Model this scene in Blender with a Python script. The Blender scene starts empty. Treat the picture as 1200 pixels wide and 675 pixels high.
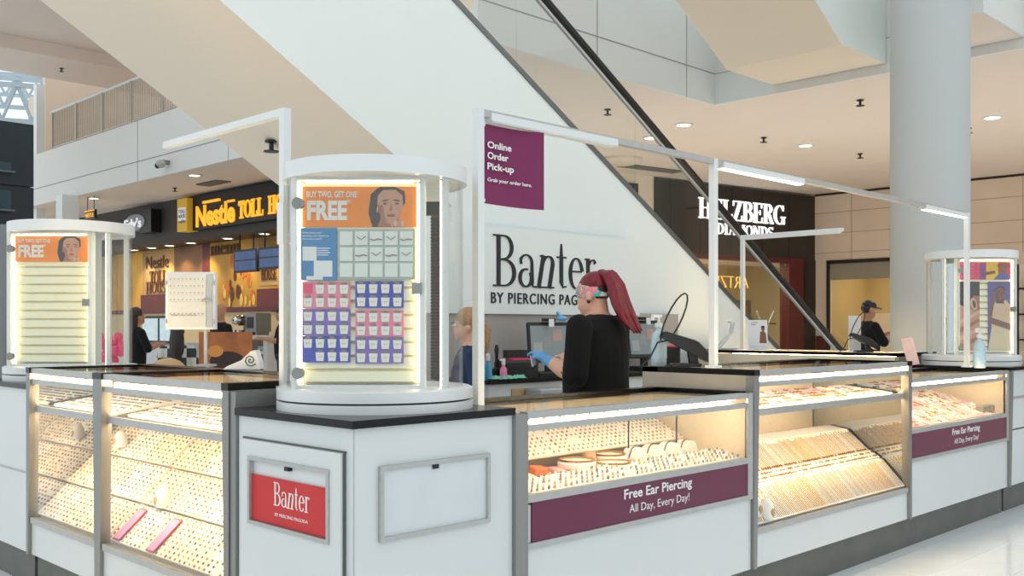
import bpy, bmesh, math, random
from mathutils import Vector, Matrix, kdtree

S = bpy.context.scene
COL = S.collection
PI = math.pi
R = math.radians
random.seed(7)

# ------------------------------------------------------------------ camera, sky, exposure
FPX, CX, HY, EYE = 1165.0, 600.0, 383.0, 1.37          # focal length in pixels of the 1200x675 frame
cam_d = bpy.data.cameras.new('camera')
cam_d.sensor_width = 36.0
cam_d.lens = 36.0 * FPX / 1200.0
cam_d.shift_y = (HY - 337.5) / 1200.0
cam_d.clip_end = 300
cam = bpy.data.objects.new('camera', cam_d)
cam.location = (0, 0, EYE)
cam.rotation_euler = (R(90), 0, R(-45))
COL.objects.link(cam)
S.camera = cam

world = bpy.data.worlds.new('mall_daylight')
S.world = world
world.use_nodes = True
wbg = world.node_tree.nodes['Background']
wbg.inputs[0].default_value = (0.90, 0.965, 1.0, 1)
wbg.inputs[1].default_value = 1.08
S.view_settings.view_transform = 'Standard'
S.view_settings.look = 'None'
S.view_settings.exposure = 0.0
S.view_settings.gamma = 1.0
S.view_settings.use_curve_mapping = False
try:
    S.cycles.max_bounces = 10
    S.cycles.transparent_max_bounces = 24
    S.cycles.sample_clamp_indirect = 6.0
    S.cycles.caustics_reflective = False
    S.cycles.caustics_refractive = False
except Exception:
    pass

# ------------------------------------------------------------------ photograph-to-place helpers
Q2 = math.sqrt(2)
def at_d(px, py, d):
    r = (px - CX) / FPX * d
    return Vector(((d + r) / Q2, (d - r) / Q2, EYE + (HY - py) * d / FPX))
def at_z(px, py, z):
    return at_d(px, py, (z - EYE) * FPX / (HY - py))
def Y_at(px, X):
    k = (px - CX) / FPX
    return X * (1 - k) / (1 + k)
def X_at(px, Y):
    k = (px - CX) / FPX
    return Y * (1 + k) / (1 - k)
def z_at(px, py, X, Y):
    return EYE + (HY - py) * ((X + Y) / Q2) / FPX

# ------------------------------------------------------------------ materials
def lin(c):
    return tuple(((v / 255.0) / 12.92 if v / 255.0 <= 0.04045 else ((v / 255.0 + 0.055) / 1.055) ** 2.4) for v in c) + (1.0,)

MATS = {}
def pm(name, col, rough=0.5, metal=0.0, var=0.04, scale=6.0, bump=0.0, emit=None, estr=0.0, alpha=None, coat=0.0, stretch=None):
    m = bpy.data.materials.new(name)
    m.use_nodes = True
    nt = m.node_tree
    b = nt.nodes['Principled BSDF']
    c = lin(col)
    tc = nt.nodes.new('ShaderNodeTexCoord')
    mp = nt.nodes.new('ShaderNodeMapping')
    if stretch:
        mp.inputs['Scale'].default_value = stretch
    nt.links.new(tc.outputs['Object'], mp.inputs['Vector'])
    n = nt.nodes.new('ShaderNodeTexNoise')
    n.inputs['Scale'].default_value = scale
    n.inputs['Detail'].default_value = 4.0
    nt.links.new(mp.outputs['Vector'], n.inputs['Vector'])
    rp = nt.nodes.new('ShaderNodeValToRGB')
    rp.color_ramp.elements[0].position = 0.3
    rp.color_ramp.elements[1].position = 0.7
    rp.color_ramp.elements[0].color = tuple(max(0, v * (1 - var)) for v in c[:3]) + (1,)
    rp.color_ramp.elements[1].color = tuple(min(1, v * (1 + var)) for v in c[:3]) + (1,)
    nt.links.new(n.outputs['Fac'], rp.inputs['Fac'])
    nt.links.new(rp.outputs['Color'], b.inputs['Base Color'])
    b.inputs['Roughness'].default_value = rough
    b.inputs['Metallic'].default_value = metal
    if coat:
        b.inputs['Coat Weight'].default_value = coat
        b.inputs['Coat Roughness'].default_value = 0.05
    if bump:
        bp = nt.nodes.new('ShaderNodeBump')
        bp.inputs['Strength'].default_value = bump
        bp.inputs['Distance'].default_value = 0.01
        nt.links.new(n.outputs['Fac'], bp.inputs['Height'])
        nt.links.new(bp.outputs['Normal'], b.inputs['Normal'])
    if emit:
        b.inputs['Emission Color'].default_value = lin(emit)
        b.inputs['Emission Strength'].default_value = estr
    if alpha is not None:
        b.inputs['Alpha'].default_value = alpha
    MATS[name] = m
    return m

def glass(name, tint=(1, 1, 1), base=0.035, grazing=0.55, rough=0.0):
    m = bpy.data.materials.new(name)
    m.use_nodes = True
    nt = m.node_tree
    nt.nodes.clear()
    out = nt.nodes.new('ShaderNodeOutputMaterial')
    tr = nt.nodes.new('ShaderNodeBsdfTransparent')
    tr.inputs[0].default_value = (*tint, 1)
    gl = nt.nodes.new('ShaderNodeBsdfGlossy')
    gl.inputs['Roughness'].default_value = rough
    lw = nt.nodes.new('ShaderNodeLayerWeight')
    lw.inputs[0].default_value = 0.5
    pw = nt.nodes.new('ShaderNodeMath'); pw.operation = 'POWER'; pw.inputs[1].default_value = 5.0
    ma = nt.nodes.new('ShaderNodeMath'); ma.operation = 'MULTIPLY_ADD'
    ma.inputs[1].default_value = grazing; ma.inputs[2].default_value = base
    mx = nt.nodes.new('ShaderNodeMixShader')
    nt.links.new(lw.outputs['Facing'], pw.inputs[0])
    nt.links.new(pw.outputs[0], ma.inputs[0])
    nt.links.new(ma.outputs[0], mx.inputs[0])
    nt.links.new(tr.outputs[0], mx.inputs[1])
    nt.links.new(gl.outputs[0], mx.inputs[2])
    nt.links.new(mx.outputs[0], out.inputs[0])
    MATS[name] = m
    return m

WHITE = pm('white_laminate', (218, 222, 222), 0.28, var=0.015, scale=2)
WPAINT = pm('white_paint', (232, 238, 237), 0.55, var=0.012, scale=1.2)
WPLAS = pm('white_plastic', (228, 230, 230), 0.35, var=0.01)
WMETAL = pm('white_powder_coat', (226, 228, 228), 0.4, var=0.01)
FASCIA = pm('fascia_paint', (226, 226, 222), 0.6, var=0.012, scale=1)
BEIGE = pm('beige_ceiling_paint', (233, 219, 208), 0.8, var=0.015, scale=0.8)
BEIGE2 = pm('beige_soffit_paint', (236, 221, 203), 0.75, var=0.012, scale=0.8)
WALLB = pm('beige_wall_panel', (228, 208, 188), 0.6, var=0.03, scale=1.5)
JOINT = pm('joint_shadow_gap', (172, 150, 130), 0.9)
JOINTW = pm('fascia_joint', (158, 158, 155), 0.9)
GREYCOL = pm('column_paint', (192, 195, 194), 0.6, var=0.012, scale=1)
STEEL = pm('brushed_aluminium', (146, 146, 143), 0.36, 0.6, var=0.06, scale=30, stretch=(1, 1, 0.04))
STEELH = pm('aluminium_rail', (186, 186, 184), 0.38, 0.45, var=0.05, scale=30)
CHROME = pm('chrome', (205, 205, 205), 0.12, 1.0, var=0.02)
KICK = pm('grey_kick_laminate', (98, 100, 96), 0.5, 0.1, var=0.09, scale=7)
GRANITE = pm('black_polished_top', (6, 6, 7), 0.22, var=0.25, scale=120)
GRANITE.node_tree.nodes['Principled BSDF'].inputs['Specular IOR Level'].default_value = 0.3
BLACKP = pm('black_plastic', (20, 20, 22), 0.4, var=0.1)
BLACKR = pm('black_rubber', (14, 14, 14), 0.45, var=0.1)
CREAM = pm('cream_display_fabric', (238, 220, 190), 0.8, var=0.03, scale=40)
PAD = pm('ivory_velvet_pad', (243, 230, 208), 0.85, var=0.03, scale=60)
PADW = pm('white_leatherette_pad', (244, 240, 232), 0.6, var=0.02, scale=60)
PADP = pm('pale_pink_pad', (240, 196, 192), 0.7, var=0.03, scale=40)
TANP = pm('tan_leatherette', (196, 160, 116), 0.6, var=0.06, scale=20)
GOLD = pm('gold_jewellery', (206, 160, 84), 0.25, 0.9, var=0.08, scale=60)
SILVER = pm('silver_jewellery', (190, 190, 188), 0.2, 0.95, var=0.08, scale=60)
GEM = pm('dark_gem', (146, 124, 104), 0.2, var=0.2, scale=90)
STUDL = pm('pale_gold_stud', (206, 176, 138), .4, var=.1, scale=60)
PLUM = pm('plum_vinyl', (106, 34, 66), 0.32, var=0.02)
PLUMB = pm('plum_banner', (122, 30, 84), 0.6, var=0.02)
RED = pm('red_card', (206, 46, 48), 0.5, var=0.02)
INK = pm('navy_black_letter', (18, 22, 34), 0.35, var=0.05)
WINK = pm('white_print', (240, 240, 238), 0.5, var=0.005)
ORANGE = pm('orange_print', (255, 142, 2), 0.7, var=0.02)
BLUE = pm('royal_blue_tray', (14, 46, 186), 0.4, var=0.03)
PURPLE = pm('lilac_tray', (128, 94, 198), 0.4, var=0.03)
PINK = pm('pink_tray', (246, 136, 168), 0.4, var=0.03)
HOTPINK = pm('hot_pink_card', (240, 54, 110), 0.45, var=0.02)
SKYBL = pm('blue_info_card', (44, 130, 190), 0.45, var=0.02)
SLATB = pm('slat_channel_shade', (196, 188, 158), 0.7, var=0.02)  # dimmer than the slats: the shade in the gaps is put into this colour
LITBOX = pm('backlit_acrylic', (246, 242, 216), 0.5, var=0.01, emit=(255, 244, 200), estr=0.06)
LED = pm('warm_led', (255, 240, 210), 0.5, var=0.0, emit=(255, 222, 168), estr=36.0)
SHELFFILL = pm('added_shelf_fill', (255, 240, 210), 0.5, var=0.0, emit=(255, 222, 168), estr=64.0)  # glow of the added, hidden strip under the glass shelf
LEDB = pm('led_bulb', (255, 240, 210), 0.5, var=0.0, emit=(255, 236, 200), estr=5.0)
LEDD = pm('display_led', (255, 240, 210), 0.5, var=0.0, emit=(255, 240, 195), estr=6.0)
LEDW = pm('white_led_bar', (255, 255, 250), 0.5, var=0.0, emit=(255, 250, 236), estr=2.6)
DOWNL = pm('downlight_lamp', (255, 240, 220), 0.5, var=0.0, emit=(255, 232, 200), estr=9.0)
GLASS = glass('case_glass')
GLASSE = glass('balustrade_glass', (0.965, 0.975, 0.97), 0.04, 0.35)
GLASSD = glass('display_glass', (0.985, 0.99, 0.985), 0.03, 0.35)
GLASST = glass('top_glass', (0.96, 0.975, 0.97), 0.04, 0.28)
ACRYL = glass('clear_acrylic', (0.93, 0.95, 0.96), 0.06, 0.5)
MIRROR = pm('mirror', (200, 204, 206), 0.03, 1.0, var=0.0)

# ------------------------------------------------------------------ mesh builder
class MB:
    def __init__(self):
        self.v, self.f, self.m = [], [], []
    def add(self, vs, fs, m=0):
        o = len(self.v)
        self.v += [tuple(p) for p in vs]
        for f in fs:
            self.f.append(tuple(i + o for i in f)); self.m.append(m)
        return self
    def box(self, x0, x1, y0, y1, z0, z1, m=0):
        vs = [(x, y, z) for z in (z0, z1) for y in (y0, y1) for x in (x0, x1)]
        return self.add(vs, [(0, 2, 3, 1), (4, 5, 7, 6), (0, 1, 5, 4), (2, 6, 7, 3), (0, 4, 6, 2), (1, 3, 7, 5)], m)
    def bev(self, x0, x1, y0, y1, z0, z1, b=0.01, m=0):
        """box with its four vertical (z) edges chamfered and a chamfered top"""
        def ring(i, z):
            return [(x0 + b, y0 + i, z), (x1 - b, y0 + i, z), (x1 - i, y0 + b, z), (x1 - i, y1 - b, z),
                    (x1 - b, y1 - i, z), (x0 + b, y1 - i, z), (x0 + i, y1 - b, z), (x0 + i, y0 + b, z)]
        rs = [ring(0, z0), ring(0, z1 - b), ring(b * 0.8, z1)]
        return self.rings(rs, m)
    def rings(self, rs, m=0, cap=True, closed=True):
        o = len(self.v); n = len(rs[0])
        for r in rs: self.v += [tuple(p) for p in r]
        for k in range(len(rs) - 1):
            for i in range(n if closed else n - 1):
                j = (i + 1) % n
                self.f.append((o + k * n + i, o + k * n + j, o + (k + 1) * n + j, o + (k + 1) * n + i)); self.m.append(m)
        if cap and closed:
            self.f.append(tuple(o + i for i in reversed(range(n)))); self.m.append(m)
            self.f.append(tuple(o + (len(rs) - 1) * n + i for i in range(n))); self.m.append(m)
        return self
    def prism_y(self, poly, y0, y1, m=0):
        """polygon in (x, z) pushed along y"""
        return self.rings([[(x, y0, z) for x, z in poly], [(x, y1, z) for x, z in poly]], m)
    def prism_z(self, poly, z0, z1, m=0):
        return self.rings([[(x, y, z0) for x, y in poly], [(x, y, z1) for x, y in poly]], m)
    def lathe(self, prof, n=32, cx=0, cy=0, m=0, sx=1, sy=1, cap=True):
        rs = [[(cx + r * sx * math.cos(2 * PI * i / n), cy + r * sy * math.sin(2 * PI * i / n), z) for i in range(n)] for r, z in prof]
        return self.rings(rs, m, cap)
    def ring_lathe(self, prof, n=40, m=0):
        """closed profile (r, z) swept fully round: a hollow ring"""
        k = len(prof); o = len(self.v)
        for i in range(n):
            a = 2 * PI * i / n
            self.v += [(r * math.cos(a), r * math.sin(a), z) for r, z in prof]
        for i in range(n):
            j = (i + 1) % n
            for q in range(k):
                p = (q + 1) % k
                self.f.append((o + i * k + q, o + j * k + q, o + j * k + p, o + i * k + p)); self.m.append(m)
        return self
    def tube(self, pts, r, n=8, m=0):
        pts = [Vector(p) for p in pts]
        rs = []; up = Vector((0.13, 0.27, 0.95))
        for i, p in enumerate(pts):
            t = (pts[min(i + 1, len(pts) - 1)] - pts[max(i - 1, 0)]).normalized()
            a = t.cross(up)
            if a.length < 0.05: a = t.cross(Vector((1, 0, 0)))
            a.normalize(); b = t.cross(a).normalized()
            rr = r[i] if isinstance(r, (list, tuple)) else r
            rs.append([p + a * rr * math.cos(2 * PI * q / n) + b * rr * math.sin(2 * PI * q / n) for q in range(n)])
        return self.rings(rs, m)
    def ball(self, c, rx, ry=None, rz=None, n=16, k=10, m=0):
        ry = rx if ry is None else ry; rz = rx if rz is None else rz
        rs = []
        for i in range(k + 1):
            a = -PI / 2 + PI * i / k
            q = max(0.02, math.cos(a))
            rs.append([(c[0] + rx * q * math.cos(2 * PI * j / n), c[1] + ry * q * math.sin(2 * PI * j / n), c[2] + rz * math.sin(a)) for j in range(n)])
        return self.rings(rs, m)
    def poly(self, pts, m=0):
        return self.add(pts, [tuple(range(len(pts)))], m)
    def mesh(self, name, mats, smooth=False):
        me = bpy.data.meshes.new(name)
        me.from_pydata(self.v, [], self.f)
        mats = mats if isinstance(mats, (list, tuple)) else [mats]
        for mt in mats: me.materials.append(mt)
        if len(mats) > 1: me.polygons.foreach_set('material_index', self.m)
        if len(self.f) < 30000:
            bm = bmesh.new(); bm.from_mesh(me)
            bmesh.ops.recalc_face_normals(bm, faces=bm.faces)
            bm.to_mesh(me); bm.free()
        if smooth:
            for p in me.polygons: p.use_smooth = True
            try: me.set_sharp_from_angle(angle=R(38))
            except Exception: pass
        me.update()
        return me
    def part(self, name, mats, parent=None, smooth=False, label=None, kind=None):
        return link(name, self.mesh(name, mats, smooth), parent, label, kind)

def link(name, data, parent=None, label=None, kind=None):
    o = bpy.data.objects.new(name, data)
    COL.objects.link(o)
    if parent is not None: o.parent = parent
    if label: o['label'] = label
    if kind: o['kind'] = kind
    return o
def tag(o, label, cat, group=None, kind=None):
    o['label'] = label; o['category'] = cat
    if group: o['group'] = group
    if kind: o['kind'] = kind
    return o
def thing(name, label, cat, loc=(0, 0, 0), rz=0.0, group=None):
    o = bpy.data.objects.new(name, None)
    o.empty_display_size = 0.1
    COL.objects.link(o)
    o.location = loc; o.rotation_euler = (0, 0, rz)
    return tag(o, label, cat, group)
def struct(name, mb, mats, label=None, smooth=False):
    o = mb.part(name, mats, None, smooth); o['kind'] = 'structure'
    if label: o['label'] = label
    return o
def copy_tree(o, parent=None):
    c = o.copy(); COL.objects.link(c); c.parent = parent
    for ch in list(o.children): copy_tree(ch, c)
    return c
def boxpart(name, mat, parent, *a, label=None, **k):
    return MB().box(*a).part(name, mat, parent, label=label)
def wm(loc, rz):
    return Matrix.Translation(Vector(loc)) @ Matrix.Rotation(rz, 4, 'Z')

# ------------------------------------------------------------------ lettering
def text_mb(s, height, width=None, bold=0.0, depth=0.002, align='LEFT', space=1.0):
    """plain sans lettering; local x to the right, z up, facing -y, baseline at z=0; cap height = height"""
    cu = bpy.data.curves.new('lettering', 'FONT')
    cu.body = s; cu.size = 1.0; cu.offset = bold; cu.resolution_u = 3; cu.space_character = space
    ob = bpy.data.objects.new('lettering', cu); COL.objects.link(ob)
    bpy.context.view_layer.update()
    me = bpy.data.meshes.new_from_object(ob.evaluated_get(bpy.context.evaluated_depsgraph_get()))
    bpy.data.objects.remove(ob); bpy.data.curves.remove(cu)
    vs = [v.co.copy() for v in me.vertices]; fs = [tuple(p.vertices) for p in me.polygons]
    # boundary edges become side walls
    cnt = {}
    for f in fs:
        for i in range(len(f)):
            e = (f[i], f[(i + 1) % len(f)]); cnt[tuple(sorted(e))] = cnt.get(tuple(sorted(e)), 0) + 1
    bpy.data.meshes.remove(me)
    x0 = min(v.x for v in vs); x1 = max(v.x for v in vs)
    cap = 0.73
    sz = height / cap
    sx = sz if width is None else width / max(1e-6, x1 - x0)
    off = {'LEFT': 0, 'CENTER': -0.5 * (x1 - x0) * sx, 'RIGHT': -(x1 - x0) * sx}[align]
    mb = MB(); n = len(vs)
    P = [((v.x - x0) * sx + off, v.y * sz) for v in vs]
    mb.v = [(x, -depth, z) for x, z in P] + [(x, 0.0, z) for x, z in P]
    for f in fs: mb.f.append(f); mb.m.append(0)
    for (a, b), c in cnt.items():
        if c == 1: mb.f.append((a, b, b + n, a + n)); mb.m.append(0)
    return mb
def split_words(mb, n):
    """the same lettering cut into its n words"""
    iv = sorted((min(mb.v[i][0] for i in f), max(mb.v[i][0] for i in f)) for f in mb.f)
    runs = [list(iv[0])]
    for a, b in iv[1:]:
        if a <= runs[-1][1] + 1e-6: runs[-1][1] = max(runs[-1][1], b)
        else: runs.append([a, b])
    gaps = sorted(((runs[k + 1][0] - runs[k][1], (runs[k + 1][0] + runs[k][1]) / 2) for k in range(len(runs) - 1)), reverse=True)[:n - 1]
    cuts = sorted(g[1] for g in gaps) + [1e9]
    out = []; lo = -1e9
    for c in cuts:
        w = MB(); mp = {}
        for f in mb.f:
            cx = mb.v[f[0]][0]
            if lo < cx <= c:
                for i in f:
                    if i not in mp: mp[i] = len(w.v); w.v.append(mb.v[i])
                w.f.append(tuple(mp[i] for i in f)); w.m.append(0)
        out.append(w); lo = c
    return out
def shift(mb, dx=0, dy=0, dz=0, shear=0.0, sx=1.0):
    mb.v = [(x * sx + dx + shear * z, y + dy, z + dz) for x, y, z in mb.v]
    return mb
def join(*mbs):
    out = MB()
    for k, mb in enumerate(mbs):
        o = len(out.v); out.v += mb.v
        out.f += [tuple(i + o for i in f) for f in mb.f]; out.m += mb.m
    return out

def arc(cx, cy, rx, ry, a0, a1, thin, thick, n=14, p=1.6):
    out = []
    for i in range(n + 1):
        a = R(a0 + (a1 - a0) * i / n)
        out.append((cx + rx * math.cos(a), cy + ry * math.sin(a), thin + (thick - thin) * abs(math.cos(a)) ** p))
    return out
def serif_glyph(ch, St, Ha):
    """pen strokes [(x, y, width)...] of a high-contrast serif letter, cap height 1; returns strokes, advance"""
    h2 = Ha / 2
    def stem(x, y0=0.0, y1=1.0, w=None): return [(x, y0, w or St), (x, y1, w or St)]
    def ser(x, y, hw): return [(x - hw, y + (h2 if y < 0.3 else -h2), Ha), (x + hw, y + (h2 if y < 0.3 else -h2), Ha)]
    sw = St * 0.5 + 0.09
    G = {}
    if ch == 'H': return [stem(.17), stem(.63), [(.17, .52, Ha), (.63, .52, Ha)], ser(.17, 0, sw), ser(.17, 1, sw), ser(.63, 0, sw), ser(.63, 1, sw)], .84
    if ch == 'E': return [stem(.17), ser(.17, 0, sw), ser(.17, 1, sw), [(.1, 1 - h2, Ha), (.56, 1 - h2, Ha)], [(.1, h2, Ha), (.58, h2, Ha)], [(.17, .52, Ha), (.46, .52, Ha)],
                         [(.55, 1.0, Ha), (.56, .74, Ha * .8)], [(.57, 0, Ha), (.6, .28, Ha * .8)], [(.46, .40, Ha * .8), (.46, .64, Ha * .8)]], .66
    if ch == 'L': return [stem(.17), ser(.17, 0, sw), ser(.17, 1, sw), [(.1, h2, Ha), (.55, h2, Ha)], [(.54, 0, Ha), (.58, .32, Ha * .8)]], .62
    if ch == 'Z': return [[(.06, 1 - h2, Ha), (.58, 1 - h2, Ha)], [(.06, h2, Ha), (.6, h2, Ha)], [(.14, .04, St), (.5, .96, St)], [(.07, 1, Ha), (.06, .74, Ha)], [(.59, 0, Ha), (.61, .28, Ha)]], .66
    if ch == 'T': return [stem(.31), ser(.31, 0, sw + .02), [(.03, 1 - h2, Ha), (.59, 1 - h2, Ha)], [(.04, 1, Ha), (.03, .72, Ha * .8)], [(.58, 1, Ha), (.59, .72, Ha * .8)]], .63
    if ch == 'I': return [stem(.2), ser(.2, 0, sw), ser(.2, 1, sw)], .4
    if ch == 'D': return [stem(.17), ser(.17, 0, sw * .8), ser(.17, 1, sw * .8), [(.1, 1 - h2, Ha)] + [(p[0], p[1], p[2]) for p in arc(.3, .5, .33, .5 - h2, 90, -90, Ha, St)] + [(.1, h2, Ha)]], .74
    if ch == 'O': return [arc(.38, .5, .3, .5 - h2, 0, 360, Ha, St, 28)], .77
    if ch == 'G': return [arc(.4, .5, .32, .5 - h2, 40, 320, Ha, St, 22), [(.64, .02, St), (.64, .4, St)], ser(.64, .42, sw * .9), [(.63, 1, Ha), (.64, .7, Ha * .8)]], .82
    if ch == 'S': return [arc(.3, .74, .2, .26 - h2, 30, 250, Ha, St * .8, 14) + arc(.3, .27, .22, .27 - h2, 70, -160, Ha, St * .95, 16), [(.49, 1, Ha), (.5, .74, Ha * .8)], [(.07, 0, Ha), (.06, .3, Ha * .8)]], .6
    if ch in 'BRP':
        k = [stem(.17), ser(.17, 0, sw), ser(.17, 1, sw), [(.1, 1 - h2, Ha), (.3, 1 - h2, Ha)] + arc(.32, .76, .22, .24 - h2, 90, -90, Ha, St * .9) + [(.17, .52, Ha)]]
        if ch == 'B': k += [[(.17, .52, Ha), (.32, .52, Ha)] + arc(.34, .27, .27, .25, 90, -90, Ha, St) + [(.1, h2, Ha)]]; return k, .7
        if ch == 'R': k += [[(.32, .52, Ha), (.42, .45, St * .8), (.58, .05, St), (.7, .02, Ha)]]; return k, .74
        return k, .64
    if ch == 'A': return [[(.12, .02, Ha), (.36, .98, Ha * 1.3)], [(.36, .98, St), (.62, .02, St)], [(.2, .34, Ha), (.52, .34, Ha)], ser(.12, 0, .1), ser(.62, 0, .14)], .74
    if ch == 'M': return [stem(.15, w=Ha), [(.15, .98, St), (.43, .05, St)], [(.43, .05, Ha), (.72, .98, Ha)], stem(.74), ser(.15, 0, .11), ser(.74, 0, sw), ser(.12, 1, .12), ser(.78, 1, .14)], .93
    if ch == 'N': return [stem(.14, w=Ha), [(.14, .97, St), (.62, .03, St)], stem(.62, w=Ha), ser(.14, 0, .11), ser(.62, 1, .11), ser(.1, 1, .12)], .77
    x = .66
    if ch == 'a': return [arc(.26, x - .17, .17, .17 - h2, 160, 0, Ha, St * .7, 10) + [(.43, .12, St), (.46, .02, Ha), (.54, .02, Ha)], arc(.25, .19, .17, .19 - h2, 70, 400, Ha, St * .9, 18), [(.1, x - .13, Ha * 1.8), (.12, x - .2, Ha * 1.8)]], .56
    if ch == 'n': return [stem(.14, 0, x), ser(.14, 0, sw), [(.05, x - h2, Ha), (.14, x - h2, Ha)], arc(.3, x - .2, .16, .2 - h2, 180, 0, Ha, St, 12) + [(.46, 0.0, St)], ser(.46, 0, sw)], .6
    if ch == 'i': return [stem(.14, 0, x), ser(.14, 0, sw), [(.05, x - h2, Ha), (.14, x - h2, Ha)], [(.14, .8, St), (.14, .8 + St, St)]], .3
    if ch == 'N_it': return [], 0
    if ch == 't': return [[(.17, .92, Ha * 1.2), (.17, .6, St), (.17, .14, St), (.22, .03, Ha * 1.2), (.33, .05, Ha)], [(.04, x - h2, Ha), (.33, x - h2, Ha)]], .38
    if ch in 'eé':
        k = [[(.09, .37, Ha), (.45, .37, Ha)], arc(.27, x / 2, .19, x / 2 - h2, 8, 325, Ha, St, 22)]
        if ch == 'é': k.append([(.2, .78, Ha * 2.2), (.36, .9, Ha * 2.2)])
        return k, .52
    if ch == 'r': return [stem(.14, 0, x), ser(.14, 0, sw), [(.05, x - h2, Ha), (.14, x - h2, Ha)], [(.14, x - .2, Ha), (.24, x - .04, Ha * 1.1), (.34, x - .03, Ha * 1.6), (.38, x - .1, St * .9)]], .42
    if ch == 's': return [arc(.22, x * .74, .13, x * .26 - h2, 30, 250, Ha, St * .8, 12) + arc(.22, x * .27, .15, x * .27 - h2, 70, -160, Ha, St * .9, 14)], .44
    if ch == 'm': return [stem(.14, 0, x), ser(.14, 0, sw), arc(.29, x - .2, .15, .2 - h2, 180, 0, Ha, St, 12) + [(.44, 0.0, St)], arc(.59, x - .2, .15, .2 - h2, 180, 0, Ha, St, 12) + [(.74, 0.0, St)], ser(.44, 0, sw), ser(.74, 0, sw)], .88
    if ch == 'u': return [[(.14, x, St)] + arc(.3, .2, .16, .2 - h2, 180, 360, Ha, St, 12) + [(.46, x, St)], [(.46, x, St), (.46, 0, St)]], .6
    if ch == 'U': return [[(.17, 1, St)] + arc(.38, .26, .21, .26 - h2, 180, 360, Ha, St, 14) + [(.59, 1, Ha * 1.5)], ser(.17, 1, sw), ser(.59, 1, .1)], .76
    if ch == 'l': return [stem(.14), ser(.14, 0, sw), [(.05, 1 - h2, Ha), (.14, 1 - h2, Ha)]], .28
    return [], .35
def serif_mb(s, height, width=None, St=0.15, Ha=0.045, depth=0.01, bold=0.0, italic=(), track=0.0):
    mb = MB(); x = 0.0
    for i, ch in enumerate(s):
        st, adv = serif_glyph(ch, St, Ha)
        for q, k in enumerate(st):
            pts = [(p[0] + x + (0.22 * (p[1] - 0.3) if i in italic else 0), p[1], p[2] + bold) for p in k]
            L, Rr = [], []
            for j, p in enumerate(pts):
                a = pts[max(0, j - 1)]; b = pts[min(len(pts) - 1, j + 1)]
                dx, dy = b[0] - a[0], b[1] - a[1]; d = math.hypot(dx, dy) or 1e-6
                nx, ny = -dy / d * p[2] / 2, dx / d * p[2] / 2
                L.append((p[0] + nx, p[1] + ny)); Rr.append((p[0] - nx, p[1] - ny))
            for j in range(len(pts) - 1):
                e = 0.0004 * q
                mb.prism_y([L[j], L[j + 1], Rr[j + 1], Rr[j]], -(depth / height) - e, 0.0)
        x += adv + track
    sc = height; sx = sc if width is None else width / x
    mb.v = [(p[0] * sx, p[1] * sc, p[2] * sc) for p in mb.v]
    return mb

# ================================================================== THE SETTING
ZC = 4.6                                              # mall ceiling on this level
FLOORM = pm('floor_grout', (188, 190, 188), 0.5, var=0.03)
TILEM = pm('white_marble_tile', (226, 233, 238), 0.12, var=0.035, scale=3.5)
fl = struct('floor', MB().box(-14, 40, -14, 44, -0.12, -0.004), FLOORM, 'pale grey mall floor')
tile_me = MB().bev(0.0015, 0.6185, 0.0015, 0.3155, -0.02, 0.0, 0.0015).mesh('tile', TILEM)
for i in range(12):
    for j in range(-3, 2):
        t = link('tile', tile_me, fl)
        t.location = (3.6 + i * 0.62, 1.926 + j * 0.317, 0)
# the rest of the paving, beyond where single tiles can be told apart
TILEF = bpy.data.materials.new('marble_paving'); TILEF.use_nodes = True
_nt = TILEF.node_tree; _b = _nt.nodes['Principled BSDF']
_tc = _nt.nodes.new('ShaderNodeTexCoord'); _br = _nt.nodes.new('ShaderNodeTexBrick')
_br.offset = 0.0
_br.inputs['Color1'].default_value = lin((234, 237, 237)); _br.inputs['Color2'].default_value = lin((230, 233, 233))
_br.inputs['Mortar'].default_value = lin((186, 188, 186)); _br.inputs['Scale'].default_value = 1.0
_br.inputs['Mortar Size'].default_value = 0.004; _br.inputs['Brick Width'].default_value = 0.62; _br.inputs['Row Height'].default_value = 0.317
_nt.links.new(_tc.outputs['Object'], _br.inputs['Vector']); _nt.links.new(_br.outputs['Color'], _b.inputs['Base Color'])
_b.inputs['Roughness'].default_value = 0.15
mb = MB()
for (x0, x1, y0, y1) in ((-14, 3.6, -14, 44), (11.04, 40, -14, 44), (3.6, 11.04, -14, 0.975), (3.6, 11.04, 2.56, 44)):
    mb.box(x0, x1, y0, y1, -0.02, -0.0005)
mb.part('paving_surface', TILEF, fl)

# ------------------------------------------------------------------ ceiling slabs and balcony fascias
ce = struct('ceiling', MB().box(12.37, 24, -8, 30, ZC, ZC + 0.3).box(9.8, 12.37, 8.2, 40, ZC, ZC + 0.3).box(7.6, 9.8, 8.2, 10.2, ZC, ZC + 0.3), BEIGE, 'beige mall ceiling')
def fascia(name, mb, mb2, label):
    o = struct(name, mb, FASCIA, label)
    mb2.part('groove', JOINTW, o)
    return o
# slab edge over the escalator, running along X, and its turn along Y
fascia('trim_1', MB().box(7.6, 12.37, 8.14, 8.2, ZC, ZC + 1.4), MB().box(7.6, 12.37, 8.135, 8.145, 5.04, 5.055).box(9.66, 9.672, 8.135, 8.145, ZC, ZC + 1.4).box(11.6, 11.612, 8.135, 8.145, ZC, ZC + 1.4), 'white slab edge fascia behind the escalator handrail')
fascia('trim_2', MB().box(12.31, 12.37, -8, 8.14, ZC, ZC + 1.4), MB().box(12.305, 12.315, -8, 8.14, 5.04, 5.05), 'white slab edge fascia over the jewellery storefront')
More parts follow.
